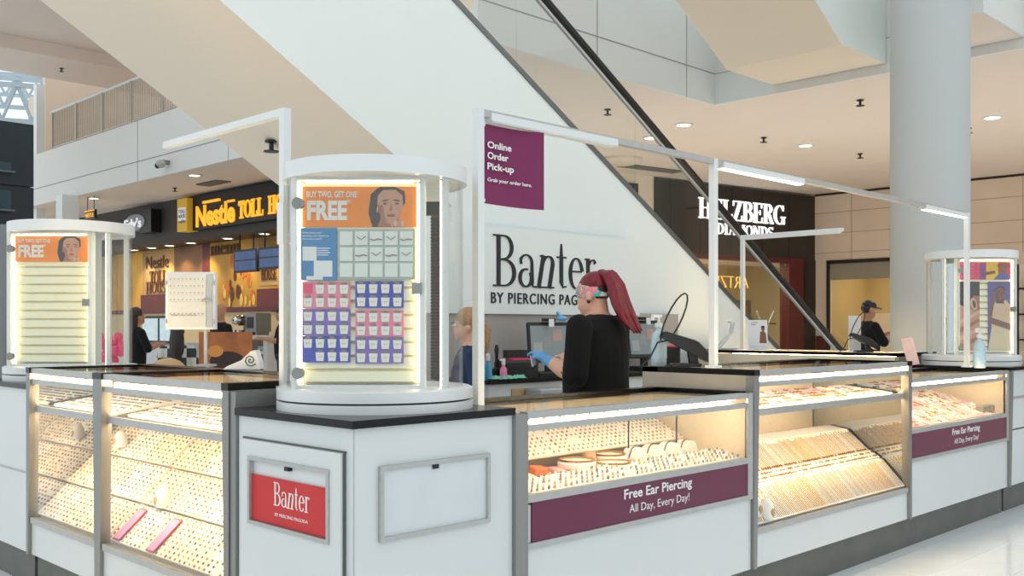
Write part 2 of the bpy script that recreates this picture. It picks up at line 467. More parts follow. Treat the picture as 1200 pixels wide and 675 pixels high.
# horizontal soffits tucked under the upper escalator landing and the bridge
struct('trim_3', MB().box(11.02, 12.3, 3.95, 4.88, 4.72, 5.9).box(11.02, 12.3, 3.93, 3.95, 4.72, 7.5), [FASCIA], 'white bridge edge beside the round column')
MB().box(11.0, 12.3, 3.96, 4.87, 4.715, 4.719).part('soffit', BEIGE, bpy.data.objects['trim_3'])
# balcony on the far side, over the cookie shop
bal = fascia('trim_4', MB().box(9.74, 9.8, 10.2, 40, ZC, ZC + 1.35), MB().box(9.735, 9.745, 12, 40, 5.03, 5.05).box(9.735, 9.745, 21.5, 21.515, ZC, ZC + 1.35).box(9.735, 9.745, 17.5, 17.515, ZC, ZC + 1.35), 'white balcony fascia over the cookie shop')
RAILM = pm('railing_bronze_grey', (182, 172, 158), 0.45, 0.4, var=0.05)
rl = thing('balcony_railing', 'grey balustered railing on top of the white balcony fascia', 'railing', (9.86, 17.0, ZC + 1.35))
MB().tube([(0, 0, 1.02), (0, 9.9, 1.02)], 0.035, 8).part('handrail', WMETAL, rl)
MB().box(-0.02, 0.02, 0, 9.9, 0.06, 0.1).part('bottom_rail', RAILM, rl)
bme = MB().box(-0.012, 0.012, -0.012, 0.012, 0.1, 1.0).mesh('baluster', RAILM)
pme = MB().box(-0.03, 0.03, -0.04, 0.04, 0.0, 1.02).mesh('post', RAILM)
for k in range(88):
    q = link('post' if k % 14 == 3 else 'baluster', pme if k % 14 == 3 else bme, rl)
    q.location = (0, 0.05 + k * 0.112, 0)
struct('wall_far', MB().box(15.2, 15.4, 12, 44, 5.9, 11), WALLB, 'beige wall on the upper level behind the railing')
struct('wall_upper', MB().box(10.83, 15.2, 30.0, 30.2, 5.9, 11), WALLB, 'beige side wall on the upper level')
# the next level's ceiling and its drop, top corner of the view
up = struct('ceiling_upper', MB().box(-2, 14, 20.2, 25.2, 8.33, 8.6).box(-2, 14, 25.2, 27.5, 8.0, 8.6), BEIGE, 'beige ceiling of the upper level with a drop soffit')

# ------------------------------------------------------------------ escalators
TAN30 = math.tan(R(30))
YW, YF = 5.6, 7.25
def zu(X): return 2.41 - TAN30 * (X - 7.383)
def zl(X): return 3.093 - TAN30 * (X - 3.556)
es = thing('escalator', 'white escalator with black handrail rising behind the kiosk', 'escalator', (0, 0, 0))
xb = 11.45
prof = [(-5.5, zl(-5.5)), (4.97, zl(4.97)), (4.97, 0.0), (12.75, 0.0), (12.75, 0.12), (xb, 0.12), (-5.5, zu(-5.5))]
mb = MB()
n = len(prof)
mb.v = [(x, YW, z) for x, z in prof] + [(x, YF, z) for x, z in prof]
mb.f = [tuple(range(n)), tuple(reversed(range(n, 2 * n)))]; mb.m = [0, 0]
for i in range(n):
    j = (i + 1) % n
    mb.f.append((i, j, j + n, i + n)); mb.m.append(1 if i == 0 else 0)
mb.part('truss_cladding', [WPAINT, BEIGE2], es)
DECK = pm('escalator_deck_metal', (120, 122, 122), 0.35, 0.8, var=0.05)
for s, yy in enumerate((YW, YF - 0.10)):
    mb = MB()
    mb.prism_y([(-5.5, zu(-5.5) - 0.02), (xb, 0.10), (12.75, 0.10), (12.75, 0.15), (xb, 0.15), (-5.5, zu(-5.5) + 0.03)], yy - 0.012, yy + 0.12)
    mb.part('deck_trim', DECK, es)
    # glass panels, each about 1.6 m long
    x = 11.9
    y0 = yy + 0.05
    xs = [x - 1.55 * k for k in range(11)]
    for a, b in zip(xs[1:], xs[:-1]):
        a += 0.006
        MB().prism_y([(a, zu(a) + 0.02 if a < xb else 0.12), (b, zu(b) + 0.02 if b < xb else 0.12), (b, max(zu(b), 0.1) + 0.87), (a, max(zu(a), 0.1) + 0.87)], y0, y0 + 0.012).part('glass_panel', GLASSE, es)
    pts = [(-5.5, y0 + .006, zu(-5.5) + .9), (10.8, y0 + .006, zu(10.8) + .9), (11.25, y0 + .006, 1.08), (11.6, y0 + .006, 1.02), (12.2, y0 + .006, 1.0), (12.5, y0 + .006, 0.93), (12.62, y0 + .006, 0.75), (12.5, y0 + .006, 0.55), (12.2, y0 + .006, 0.45)]
    MB().tube(pts, 0.042, 8).part('handrail', BLACKR, es, True)
    MB().tube([(p[0], p[1], p[2] - 0.062) for p in pts[:5]], 0.02, 6).part('handrail_guide', STEELH, es, True)
    MB().box(11.9, 12.45, y0, y0 + .012, 0.12, 0.95).part('newel_glass', GLASSE, es)
mb = MB()
for k in range(34):
    x1 = 11.6 - 0.4 * k
    mb.box(x1 - 0.42, x1, YW + 0.3, YF - 0.3, 0.1 + 0.231 * k - 0.3, 0.1 + 0.231 * (k + 1) - 0.12)
mb.part('step', DECK, es)
# upper escalator, stacked over the first
e2 = thing('escalator', 'upper escalator underside with white side above the round column', 'escalator', (0, 0, 0))
def zl2(X): return 4.72 + TAN30 * (11.13 - X)
prof = [(12.3, 4.72), (11.13, 4.72), (0.0, zl2(0.0)), (0.0, zl2(0.0) + 1.6), (11.5, zl2(11.13) + 1.4), (12.3, 6.1)]
n = len(prof); mb = MB()
mb.v = [(x, 5.58, z) for x, z in prof] + [(x, 7.18, z) for x, z in prof]
mb.f = [tuple(range(n)), tuple(reversed(range(n, 2 * n)))]; mb.m = [0, 0]
for i in range(n):
    j = (i + 1) % n
    mb.f.append((i, j, j + n, i + n)); mb.m.append(1 if i in (0, 1) else 0)
mb.part('truss_cladding', [WPAINT, BEIGE2], e2)
MB().tube([(0, 5.63, zl2(0.0) + 2.5), (11.3, 5.63, 6.9)], 0.04, 8).part('handrail', BLACKR, e2, True)

# ------------------------------------------------------------------ round column
cc = at_d(1089.5, 383, 9.75)
col = struct('column_round', MB().lathe([(0.365, 0), (0.365, 9.0)], 48, cc.x, cc.y), GREYCOL, 'round pale grey column behind the kiosk', True)
MB().lathe([(0.3655, 4.05), (0.3655, 4.056)], 48, cc.x, cc.y).part('seam', GREYCOL, col)
pw = at_d(46, 200, 27.2)
struct('column_square', MB().box(pw.x - 0.11, pw.x + 0.11, pw.y - 0.11, pw.y + 0.11, 0, 7.99), WPAINT, 'slim white square column beside the dark tower')
pw = at_d(79, 245, 24.5)
struct('column_stub', MB().box(pw.x - 0.2, pw.x + 0.2, pw.y - 0.2, pw.y + 0.2, 0, ZC), WPAINT, 'white square column under the balcony')

# ------------------------------------------------------------------ beige far wall with two shop openings (faces -X)
XR = 22.4
YC = Y_at(955, XR)                                     # corner with the jewellery storefront
wr = struct('wall_right', MB().box(XR, XR + 0.25, YC - 0.31, YC + 0.4, 0, ZC).box(XR, XR + 0.25, -8, YC - 0.31, 2.95, ZC).box(XR, XR + 0.25, 6.95, 8.6, 0, 2.95), WALLB, 'beige panelled wall with shop openings')
DARKL = pm('dark_ceiling_reveal', (40, 34, 30), 0.8)
MB().box(XR - 0.02, XR + 0.01, -8, YC, ZC - 0.05, ZC - 0.005).part('reveal', DARKL, wr)
gm = MB()
for z in (3.15, 3.62, 4.12): gm.box(XR - 0.006, XR + 0.01, -8, YC, z, z + 0.012)
y = YC - 0.95
while y > -8:
    gm.box(XR - 0.006, XR + 0.01, y, y + 0.012, 2.95, ZC - 0.05); y -= 1.9
gm.part('groove', JOINT, wr)
mb = MB().box(XR - 0.05, XR + 0.02, YC - 2.05, YC - 0.3, 2.86, 2.98)
DKRED = pm('dark_red_panel', (92, 26, 30), 0.5, var=0.06)
GOLDW = pm('gold_lit_wall', (212, 186, 132), 0.6, var=0.04, scale=1)
PALEW = pm('pale_shop_wall', (236, 222, 200), 0.6, var=0.02)
# shop behind the capped worker
ya, yb = YC - 1.95 - 1.3, YC - 0.32
struct('wall_shop', MB().box(XR + 2.4, XR + 2.5, ya - 1, yb + 0.6, 0, 3.1).box(XR + 0.25, XR + 2.4, yb + 0.1, yb + 0.2, 0, 3.1).box(XR + 0.25, XR + 2.4, ya - 1, ya - 0.9, 0, 3.1), GOLDW, 'gold shop wall behind the capped worker')
struct('ceiling_shop', MB().box(XR + 0.25, XR + 2.4, -8, YC, 3.1, 3.2), FASCIA, 'shop ceiling behind the beige wall')
mb = MB().box(XR + 2.34, XR + 2.4, ya - 1, yb + 0.4, 0, 1.72)
mb.part('dado', PALEW, bpy.data.objects['wall_shop'])
fr = thing('door_frame', 'dark metal frame around the opening behind the capped worker', 'door frame', (XR, yb, 0))
boxpart('jamb', DARKL, fr, -0.04, 0.05, -0.06, 0.0, 0, 2.95)
boxpart('jamb', DARKL, fr, -0.04, 0.05, ya - yb, ya - yb + 0.06, 0, 2.95)
boxpart('head', DARKL, fr, -0.04, 0.05, ya - yb, 0.0, 2.89, 2.97)
boxpart('header_panel', pm('grey_header', (150, 142, 124), 0.6), fr, 0.02, 0.06, ya - yb + 0.06, -0.06, 2.5, 2.89)
boxpart('red_panel', DKRED, fr, -0.03, 0.0, 0.02, 0.28, 0.0, 1.15)
la = bpy.data.lights.new('shop_lamp', 'AREA'); la.energy = 26; la.size = 1.6; la.color = (1, 0.88, 0.66)
lo = bpy.data.objects.new('shop_lamp', la); COL.objects.link(lo); lo.location = (XR + 1.2, (ya + yb) / 2, 3.05)
struct('wall_shop_2', MB().box(XR + 2.0, XR + 2.1, -9, 6.9, 0, 3.1).box(XR + .25, XR + 2.0, 6.8, 6.9, 0, 3.1), pm('brown_shop_wall', (120, 92, 74), 0.7, var=0.1, scale=2), 'brown back wall of the shop at the edge of the view')
mc = thing('merchandise_shelf', 'dark open shop shelf with pale back beyond the far dome', 'shelf', (XR - 1.6, Y_at(1197, XR - 1.6), 0))
boxpart('side', BLACKP, mc, -0.03, 0.03, -0.9, -0.85, 0, 2.6)
boxpart('side', BLACKP, mc, -0.03, 0.03, 0.05, 0.1, 0, 2.6)
for k in range(4): boxpart('shelf_board', DARKL, mc, -0.15, 0.15, -0.85, 0.05, 0.6 + 0.5 * k, 0.63 + 0.5 * k)
boxpart('back_panel', PALEW, mc, 0.15, 0.18, -0.9, 0.1, 0, 2.6)

# ------------------------------------------------------------------ jewellery shop storefront (slightly turned)
HC = Vector((XR, YC, 0))
hd = Vector((0.983, -0.184, 0)).normalized()
hz = math.atan2(hd.y, hd.x)
DARKF = pm('dark_brown_fascia', (40, 33, 29), 0.35, var=0.05, scale=2)
WH = 5.24                                              # facade width, local x from -WH (left) to 0 (corner)
hs = struct('wall_storefront', MB().box(-WH, 0, 0, 0.3, 3.0, 4.55).box(-0.42, 0, -0.02, 0.3, 0, 3.0).box(-WH, -WH + 0.3, -0.02, 0.3, 0, 3.0), DARKF, 'dark brown jewellery shop front')
hs.location = HC; hs.rotation_euler = (0, 0, hz)
gm = MB()
for x in (-0.95, -1.9, -2.9, -3.9, -4.8): gm.box(x, x + 0.015, -0.006, 0.01, 3.0, 4.55)
gm.part('groove', BLACKP, hs)
boxpart('red_pilaster', DKRED, hs, -0.95, -0.42, -0.01, 0.28, 0, 3.0)
boxpart('red_header', DKRED, hs, -WH + .3, -0.95, -0.005, 0.28, 2.9, 3.0)
boxpart('window_base', DARKF, hs, -WH + .3, -0.95, 0.0, 0.28, 0, 0.7)
MB().box(-WH + .3, -0.95, 0.1, 0.115, 0.7, 2.9).part('shop_window', GLASS, hs)
boxpart('side_return', PALEW, hs, -WH, -WH + 0.12, 0.3, 3.0, 0, 3.1)
boxpart('inside_wall', GOLDW, hs, -WH - .5, 3.5, 2.6, 2.7, 0, 3.1)
boxpart('inside_ceiling', PALEW, hs, -WH - .5, 3.5, 0.35, 2.6, 3.0, 3.1)
la2 = bpy.data.lights.new('shop_lamp', 'AREA'); la2.energy = 80; la2.size = 2.5; la2.color = (1, 0.84, 0.56)
lo = bpy.data.objects.new('shop_lamp', la2); COL.objects.link(lo); lo.location = HC + hd * -2.6 + Vector((0.184, 0.983, 0)) * 1.6 + Vector((0, 0, 2.95))
HLET = pm('lit_white_letter', (255, 255, 255), 0.4, var=0, emit=(255, 255, 255), estr=0.9)
def hx(px):                                           # local x on the facade for a pixel column
    k = (px - CX) / FPX
    a = Vector((1 + k, 1 - k, 0))
    # HC + t*hd parallel to a
    t = (HC.x * a.y - HC.y * a.x) / (hd.y * a.x - hd.x * a.y)
    return t
def hzv(px, py):
    p = HC + hd * hx(px)
    return z_at(px, py, p.x, p.y)
sg = thing('shop_sign', 'white lit serif sign reading HELZBERG over DIAMONDS on dark fascia', 'sign', HC + Vector((0, 0, 0)), hz)
x0, x1 = hx(818), hx(920)
m1 = serif_mb('HELZBERG', 0.46, x1 - x0, 0.19, 0.06, 0.03); m1 = shift(m1, x0, -0.005, hzv(868, 259.5))
m1.part('lettering_top', HLET, sg)
x0, x1 = hx(839), hx(906)
m1 = serif_mb('DIAMONDS', 0.25, x1 - x0, 0.2, 0.075, 0.02); m1 = shift(m1, x0, -0.005, hzv(872, 276.5))
m1.part('lettering_bottom', HLET, sg)
# mirrored gold neon word inside the window
NEON = pm('gold_neon', (255, 210, 110), 0.4, var=0, emit=(255, 200, 80), estr=0.8)
nw = text_mb('ARTZI', 0.30, 1.0, -0.02, 0.02)
nw.v = [(-x, y, z) for x, y, z in nw.v]
no = thing('neon_word', 'gold neon word seen mirrored in the jewellery shop window', 'neon sign', HC, hz)
nw = shift(nw, hx(888), 0.3, hzv(865, 337)); nw.part('lettering', NEON, no)
pf = thing('framed_picture', 'framed sepia portrait standing inside the jewellery shop window', 'picture', HC, hz)
BRN = pm('sepia_print', (150, 112, 80), 0.6, var=0.35, scale=3)
xa, xc = hx(878), hx(925)
boxpart('frame', pm('frame_grey', (120, 110, 100), 0.5), pf, xa, xc, 1.2, 1.26, 0.75, hzv(900, 350))
boxpart('print', BRN, pf, xa + .12, xc - .12, 1.19, 1.2, 0.85, hzv(900, 350) - 0.12)
ac = thing('window_display', 'crossed pale display stands inside the jewellery shop window', 'display stand', HC, hz)
for q, (a, b) in enumerate(((905, 928), (926, 908), (895, 930))):
    xa, xc = hx(a), hx(b)
    if q < 2: MB().tube([(xa, 0.55, 0.7), (xc, 0.55, 1.75)], 0.025, 6).part('strut', WMETAL, ac)
    else: MB().tube([(xa, 0.55, 1.45), (xc, 0.55, 1.45)], 0.02, 6).part('crossbar', GOLD, ac)
# narrow bay left of the jewellery shop
nb = struct('wall_bay', MB().box(-8.5, -WH, 0.05, 0.3, 0, ZC), PALEW, 'pale bay left of the jewellery shop')
nb.location = HC; nb.rotation_euler = (0, 0, hz)
boxpart('dark_window', BLACKP, nb, hx(722), hx(748), 0.0, 0.06, 0.6, 4.4)
gm = MB()
for k in range(14):
    x = hx(722) + 0.1 + k * 0.1
    if x < hx(745): gm.tube([(x, -0.02, 4.35), (x + 0.02, -0.02, 2.6 + 0.5 * (k % 3))], 0.012, 5)
gm.part('bead_string', BRN, nb)

# ------------------------------------------------------------------ cookie shop (faces -X)
XN, XNB = 11.79, 12.7
def yn(px): return Y_at(px, XN)
BULK = pm('charcoal_bulkhead', (62, 56, 53), 0.6, var=0.03, scale=1)
ns = struct('wall_cookie_shop', MB().box(XN, XNB + 0.1, 13.0, 32, 3.53, ZC), BULK, 'charcoal bulkhead of the cookie shop')
AMBER = pm('amber_mural', (206, 150, 40), 0.5, var=0.5, scale=0.55)
TANM = pm('tan_mural', (198, 152, 84), 0.5, var=0.25, scale=0.6)
BRNM = pm('brown_mural', (140, 92, 44), 0.5, var=0.45, scale=0.8)
MAROON = pm('maroon_mural', (104, 34, 24), 0.5, var=0.3, scale=1)
CREAMW = pm('cream_shop_wall', (206, 182, 140), 0.7, var=0.05)
bw = struct('wall_back_cookie', MB().box(XNB, XNB + 0.2, 12, 36, 0, 3.53), CREAMW, 'cream back wall of the cookie shop')
def yb_(px): return Y_at(px, XNB)
def zb_(px, py): return z_at(px, py, XNB, yb_(px))
zm0, zm1 = zb_(240, 361), 3.53
def mural(mat, pa, pb, z0=None, z1=None, e=0.02, name='mural_panel'):
    return MB().box(XNB - e, XNB + 0.02, yb_(pb), yb_(pa), z0 or zm0, z1 or zm1).part(name, mat, bw)
mural(TANM, 168, 205); mural(AMBER, 128, 168); mural(BRNM, 205, 238); mural(MAROON, 238, 247); mural(AMBER, 247, 345)
mural(MAROON, 166, 206, zm0, zm0 + 0.42, 0.03, 'maroon_band'); mural(MAROON, 302, 330, zm0, zm0 + 0.42, 0.03, 'maroon_band')
mural(TANM, 305, 328, zm0 + .5, zm1 - .55, 0.03, 'label_panel')
mural(DKRED, 128, 345, zm0 - 0.12, zm0, 0.03, 'rail')
# swirls of cookie and chocolate on the mural
mb = MB()
random.seed(3)
for k in range(26):
    px = random.uniform(262, 300); py = random.uniform(305, 356)
    y, z = yb_(px), zb_(px, py); r = random.uniform(0.05, 0.16)
    mb.add([(XNB - 0.026 - 0.0005 * k, y + r * math.cos(a) * .7, z + r * math.sin(a) * 1.3) for a in [2 * PI * q / 8 for q in range(8)]], [tuple(range(8))], k % 3)
mb.part('cookie_print', [pm('choc_print', (96, 46, 18), .6), pm('cookie_print', (238, 190, 90), .6), pm('caramel_print', (212, 110, 24), .6)], bw)
def wall_text(s, px0, px1, py, h, mat, X=XNB, e=0.04, parent=None, serif=False, bold=0.0, name='lettering', St=.17, Ha=.07, depth=0.01):
    ya, yb2 = Y_at(px0, X), Y_at(px1, X)
    w = ya - yb2
    m = serif_mb(s, h, w, St, Ha, depth) if serif else text_mb(s, h, w, bold, depth)
    z = z_at((px0 + px1) / 2, py, X, (ya + yb2) / 2)
    m.v = [(X - e + y_, ya - x, z + zz) for x, y_, zz in m.v]
    return m.part(name, mat, parent)
BRT = pm('brown_print', (92, 48, 20), 0.6)
wall_text('Nestle', 173, 199, 314, 0.36, BRT, parent=bw)
wall_text('TOLL', 177, 197, 333, 0.38, BRT, parent=bw, serif=True)
wall_text('HOUSE', 173, 201, 344, 0.34, BRT, parent=bw, serif=True)
wall_text('menu', 248, 282, 298, 0.36, BRT, parent=bw, serif=True)
wall_text('HOUSE', 308, 326, 328, 0.28, BRT, parent=bw, serif=True)
# bulkhead signage
YEL = pm('lit_yellow_letter', (255, 190, 40), 0.4, var=0.02, emit=(255, 176, 30), estr=0.75)
SIGNB = pm('sign_box_black', (10, 10, 11), 0.5)
sn = thing('shop_sign', 'black fascia sign with yellow letters Nestlé TOLL H', 'sign')
ya, yb2 = yn(233), yn(352)
MB().box(XN - 0.16, XN, yb2, ya, 3.72, 4.52).part('sign_box', SIGNB, sn)
def sign_word(s, px0, px1, py, h, **k): return wall_text(s, px0, px1, py, h, YEL, X=XN, e=0.165, parent=sn, depth=0.03, **k)
sign_word('Nestle', 238, 283.5, 263, 0.50, bold=0.03)
zN = z_at(258, 240, XN, yn(258))
MB().box(XN - 0.2, XN - 0.16, yn(266), yn(246), zN + 0.05, zN + 0.11).part('logo_bar', YEL, sn)
zE = z_at(279, 236, XN, yn(279))
MB().prism_z([(XN - 0.2, yn(283)), (XN - 0.16, yn(283)), (XN - 0.16, yn(275)), (XN - 0.2, yn(275))], zE - 0.03, zE + 0.02).part('accent', YEL, sn)
sign_word('TOLL', 288, 317, 255, 0.40, serif=True, St=.22, Ha=.09)
sign_word('HOUSE', 323, 362, 249, 0.40, serif=True, St=.22, Ha=.09)
lg = thing('logo_box', 'small yellow and white label sign left of the yellow letters', 'sign')
y0, y1 = yn(232.5), yn(221)
z0, z1 = z_at(227, 272, XN, yn(227)), z_at(227, 234, XN, yn(227))
MB().box(XN - 0.3, XN, y0, y1, z0, z1).part('body', pm('label_yellow', (226, 180, 60), .5, emit=(226, 180, 60), estr=.15), lg)
MB().box(XN - 0.31, XN - 0.29, y0 + .06, y1 - .06, z0 + .25, z1 - .22).part('white_panel', pm('label_white', (235, 235, 235), .5, emit=(255, 255, 255), estr=.2), lg)
for k in range(3):
    wall_text(('TOLL', 'HOUSE', 'cafe')[k], 223, 231, 251 + 5.6 * k, 0.09, pm('label_blue', (40, 60, 120), .5), X=XN, e=0.315, parent=lg, depth=.004)
ed = thing('ice_cream_sign', 'round black and silver sign reading Edys on charcoal bulkhead', 'sign')
pc = Vector((XN - 0.15, yn(170), z_at(170, 262, XN, yn(170))))
mb = MB(); mb.rings([[(x, pc.y + 0.62 * math.cos(2 * PI * q / 20), pc.z + 0.22 * math.sin(2 * PI * q / 20)) for q in range(20)] for x in (XN - 0.3, XN - 0.01)])
mb.part('body', pm('edy_silver', (150, 156, 168), .4, .3), ed)
MB().box(XN - 0.28, XN - 0.02, pc.y - 0.95, pc.y - 0.3, pc.z - 0.3, pc.z + 0.3).part('cup_shape', BLACKP, ed)
wall_text("Edy's", 159, 179, 268, 0.24, pm('edy_white', (240, 240, 245), .5, emit=(255, 255, 255), estr=.4), X=XN, e=0.31, parent=ed, bold=0.03)
ex = thing('small_yellow_sign', 'little yellow sign on black above the empty lit dome', 'sign', at_d(105, 252, 24.6), R(-90))
MB().tube([(-.2, .03, .1), (-.2, .03, .47)], .01, 5).part('hanger', BLACKP, ex); MB().tube([(.2, .03, .1), (.2, .03, .47)], .01, 5).part('hanger', BLACKP, ex)
boxpart('board', BLACKP, ex, -0.30, 0.30, 0, 0.06, -0.1, 0.12)
boxpart('yellow_border', YEL, ex, -0.29, 0.29, -0.006, 0.0, 0.09, 0.115)
shift(text_mb('NESTLE', 0.1, 0.5, 0.02), -0.25, -0.005, -0.05).part('lettering', YEL, ex)
# downlights in the bulkhead soffit
dl_me = MB().lathe([(0.001, -0.012), (0.11, -0.012), (0.11, 0.0)], 16).mesh('lamp', DOWNL)
dr_me = MB().ring_lathe([(0.11, -0.02), (0.15, -0.02), (0.15, 0.0), (0.11, 0.0)], 16).mesh('trim_ring', WMETAL)
def downlight(p, label, grp, watts=0):
    t = thing('recessed_light', label, 'light', p, 0, grp)
    link('trim_ring', dr_me, t); link('lamp', dl_me, t)
    if watts:
        L = bpy.data.lights.new('downlight_beam', 'SPOT'); L.energy = watts; L.spot_size = R(120); L.spot_blend = 0.6; L.color = (1, .91, .78); L.shadow_soft_size = 0.1
        o = link('downlight_beam', L, t); o.location = (0, 0, -0.04)
for q, (px, py) in enumerate(((157, 292), (178, 290), (199, 287), (224, 284.5), (267, 279), (310, 274))):
    o = ('first', 'second', 'third', 'fourth', 'fifth', 'sixth')[q]
    downlight((XN + 0.42, Y_at(px, XN + 0.42), 3.53), o + ' downlight from the lit dome under the charcoal shop bulkhead', 'bulkhead downlights', 110)
for px, py, lb in ((801, 145.5, 'recessed ceiling light above the escalator handrail'), (944, 170, 'recessed ceiling light just above the kiosk light bar, by the column'), (1163, 137, 'recessed ceiling light right of the round column'),
                   (763, 161, 'recessed ceiling light low behind the escalator glass'), (690, 165, 'recessed ceiling light at the white escalator edge')):
    downlight(at_z(px, py, ZC), lb, 'mall ceiling lights', 330)
for px, py, lb in ((110, 232, 'dim recessed light under the balcony near the white column'), (228, 205, 'dim recessed light under the balcony beside the vent')):
    downlight(at_z(px, py, ZC), lb, 'balcony soffit lights', 60)
for k in range(4):  # extra unseen lamps, added to brighten the ceiling by floor bounce
    downlight((15.0 + 2.2 * k, 1.5 - 1.2 * (k % 2), ZC), ('first', 'second', 'third', 'fourth')[k] + ' added out-of-view light that brightens the mall ceiling', 'mall ceiling lights', 330)
# sprinklers
def sprinkler(p, label):
    t = thing('sprinkler_head', label, 'sprinkler', p, 0, 'ceiling sprinklers')
    MB().lathe([(0.05, 0), (0.05, -0.015), (0.018, -0.02), (0.018, -0.07), (0.03, -0.08)], 10).part('body', BLACKP, t)
    MB().lathe([(0.06, -0.08), (0.06, -0.088)], 10).part('deflector', BLACKP, t)
for px, py, lb in ((712, 128, 'sprinkler head behind the escalator glass'), (895, 161, 'sprinkler head above the jewellery shop sign'), (1008, 117, 'upper sprinkler head left of the column'), (1008, 180, 'lower sprinkler head left of the column'), (1135, 150, 'sprinkler head touching the right edge of the column')):
    sprinkler(at_z(px, py, ZC), lb)
sprinkler(at_z(72, 80, 8.0), 'sprinkler head under the upper level drop soffit')
sp = at_d(318, 142, 7.6); sprinkler((sp.x, sp.y, zl(sp.x)), 'sprinkler head on the sloped escalator underside')
sprinkler(at_z(205, 220, ZC), 'pale sprinkler head under the balcony')
# vents, cameras
VG = pm('vent_grey', (130, 124, 116), 0.6)
def vent(p, label, w=1.0, d=0.32, rz=0.0):
    t = thing('ceiling_vent', label, 'vent', p, rz)
    boxpart('backing', DARKL, t, -w / 2, w / 2, -d / 2, d / 2, -0.01, 0.0)
    for k in range(6):
        yy = -d / 2 + d * (k + .5) / 6
        boxpart('louvre', VG, t, -w / 2, w / 2, yy - .012, yy + .012, -0.03, -0.01)
    for s in (-1, 1): boxpart('frame_side', VG, t, s * w / 2 - .02, s * w / 2 + .02, -d / 2, d / 2, -0.03, 0.0)
vent(at_z(250, 214, ZC), 'long grey vent under the balcony above the cookie shop', 0.9, 0.35, R(90))
vent(at_z(762, 197, ZC), 'grey slot vent above the dark bay behind the handrail', 1.5, 0.3, hz)
sc_ = thing('security_camera', 'grey dome security camera on the white balcony fascia', 'camera', (9.74, Y_at(198, 9.74), z_at(198, 194, 9.74, Y_at(198, 9.74))))
boxpart('bracket', VG, sc_, -0.16, 0, -0.05, 0.05, 0.02, 0.1)
MB().ball((-0.17, 0.03, 0.02), 0.1, 0.14, 0.09, 14, 8).part('housing', pm('cam_grey', (180, 180, 176), .4), sc_, True)
MB().ball((-0.22, 0.07, -0.02), 0.06, 0.06, 0.06, 12, 8).part('dome', BLACKP, sc_, True)
sk = thing('smoke_detector', 'round white detector on the ceiling above the dark bay', 'detector', at_z(727, 186, ZC))
MB().lathe([(0.42, 0), (0.42, -0.05), (0.3, -0.1)], 24).part('body', pm('detector_white', (225, 214, 196), .6), sk, True)

# ------------------------------------------------------------------ dark tower and skylight trusses at the edge of the view
TW = pm('dark_tower_panel', (22, 32, 42), 0.25, var=0.12, scale=1.5)
tp = at_d(40, 150, 17.0)
tw = thing('dark_tower', 'dark blue-black panelled tower at the edge of the view', 'tower', (tp.x, tp.y, 0))
zt = z_at(40, 146, tp.x, tp.y)
edges = [0.0, 1.2, 2.5, 3.75, zt]
for k in range(4):
    boxpart('panel', TW, tw, -3.0, -0.008, 0, 2.5, edges[k] + 0.008, edges[k + 1] - 0.008)
boxpart('core', BLACKP, tw, -2.9, -0.05, 0.05, 2.4, 0, zt - .05)
for a, b in ((3.95, 4.12), (3.3, 3.65)):
    boxpart('ledge', pm('tower_trim', (96, 104, 106), .3, .6), tw, -3.0, -0.35, -0.14, 0.0, a, a + 0.03)
    boxpart('ledge_glass', pm('tower_glass', (40, 66, 74), .1), tw, -3.0, -0.4, -0.1, 0.0, a + 0.03, b)
MB().lathe([(0.14, 0), (0.14, 3.0), (0.1, 3.06)], 16, -0.55, -0.2).part('standpipe', pm('grey_pipe', (128, 130, 130), .4, .5), tw, True)
SKYW = pm('truss_white', (176, 192, 202), 0.5)
for q, (dd, zz, lb) in enumerate(((36, 0, 'nearest roof truss seen under the upper ceiling'), (42, 0, 'middle roof truss seen under the upper ceiling'), (48, 0, 'farthest roof truss seen under the upper ceiling'))):
    tr = thing('roof_truss', lb, 'truss', at_d(20, 383, dd), R(-45 + 20))
    tr.location.z = 0
    zb = 1.37 + (383 - (142, 126, 112)[q]) * dd / FPX; h = (1.3, 1.2, 1.0)[q]
    for z in (zb, zb + h): boxpart('chord', SKYW, tr, -5, 5, -0.08, 0.08, z - 0.08, z + 0.08)
    mb = None
    for k in range(20):
        a = -5 + k * .5; b = a + .5
        MB().tube([(a, 0, zb if k % 2 else zb + h), (b, 0, zb + h if k % 2 else zb)], 0.06, 6).part('diagonal', SKYW, tr)

# ================================================================== THE KIOSK
XK, YK = 1.886, 2.6                                   # outer faces of the two long sides
LEFT, FRONT, CAMF = R(-90), 0.0, R(-45)
SHADOWG = pm('dark_gap', (30, 30, 32), 0.8)

def wedge(mb, x, side, z0, z1, top=0.075, bot=0.04, y0=-0.018, y1=0.03):
    """metal corner post, wider at the top; side=+1 grows to +x, -1 to -x"""
    poly = [(x, z0), (x + side * bot, z0), (x + side * top, z1), (x, z1)]
    return mb.prism_y(poly, y0, y1)

def corner_cabinet(label, loc, w=0.715, h=1.045, over=(.018, .0, .018, .0)):
    t = thing('corner_cabinet', label, 'cabinet', loc, 0)
    boxpart('kick_panel', KICK, t, 0.04, w, 0.04, w, 0, 0.19)
    boxpart('body', WHITE, t, 0, w, 0, w, 0.19, h)
    MB().box(-over[0], w + over[1], -over[2], w + over[3], h, h + 0.026).part('countertop', GRANITE, t)
    return t

cab = corner_cabinet('white corner cabinet with red Banter card and black top under the dome', (XK, YK, 0))
# --- door on the face toward the left run
yA, yB = 3.27 - YK, 2.644 - YK
dz1 = 0.963
dr = MB(); 
def yz_box(mb, ya, yb, z0, z1, x0, x1): return mb.box(x0, x1, min(ya, yb), max(ya, yb), z0, z1)
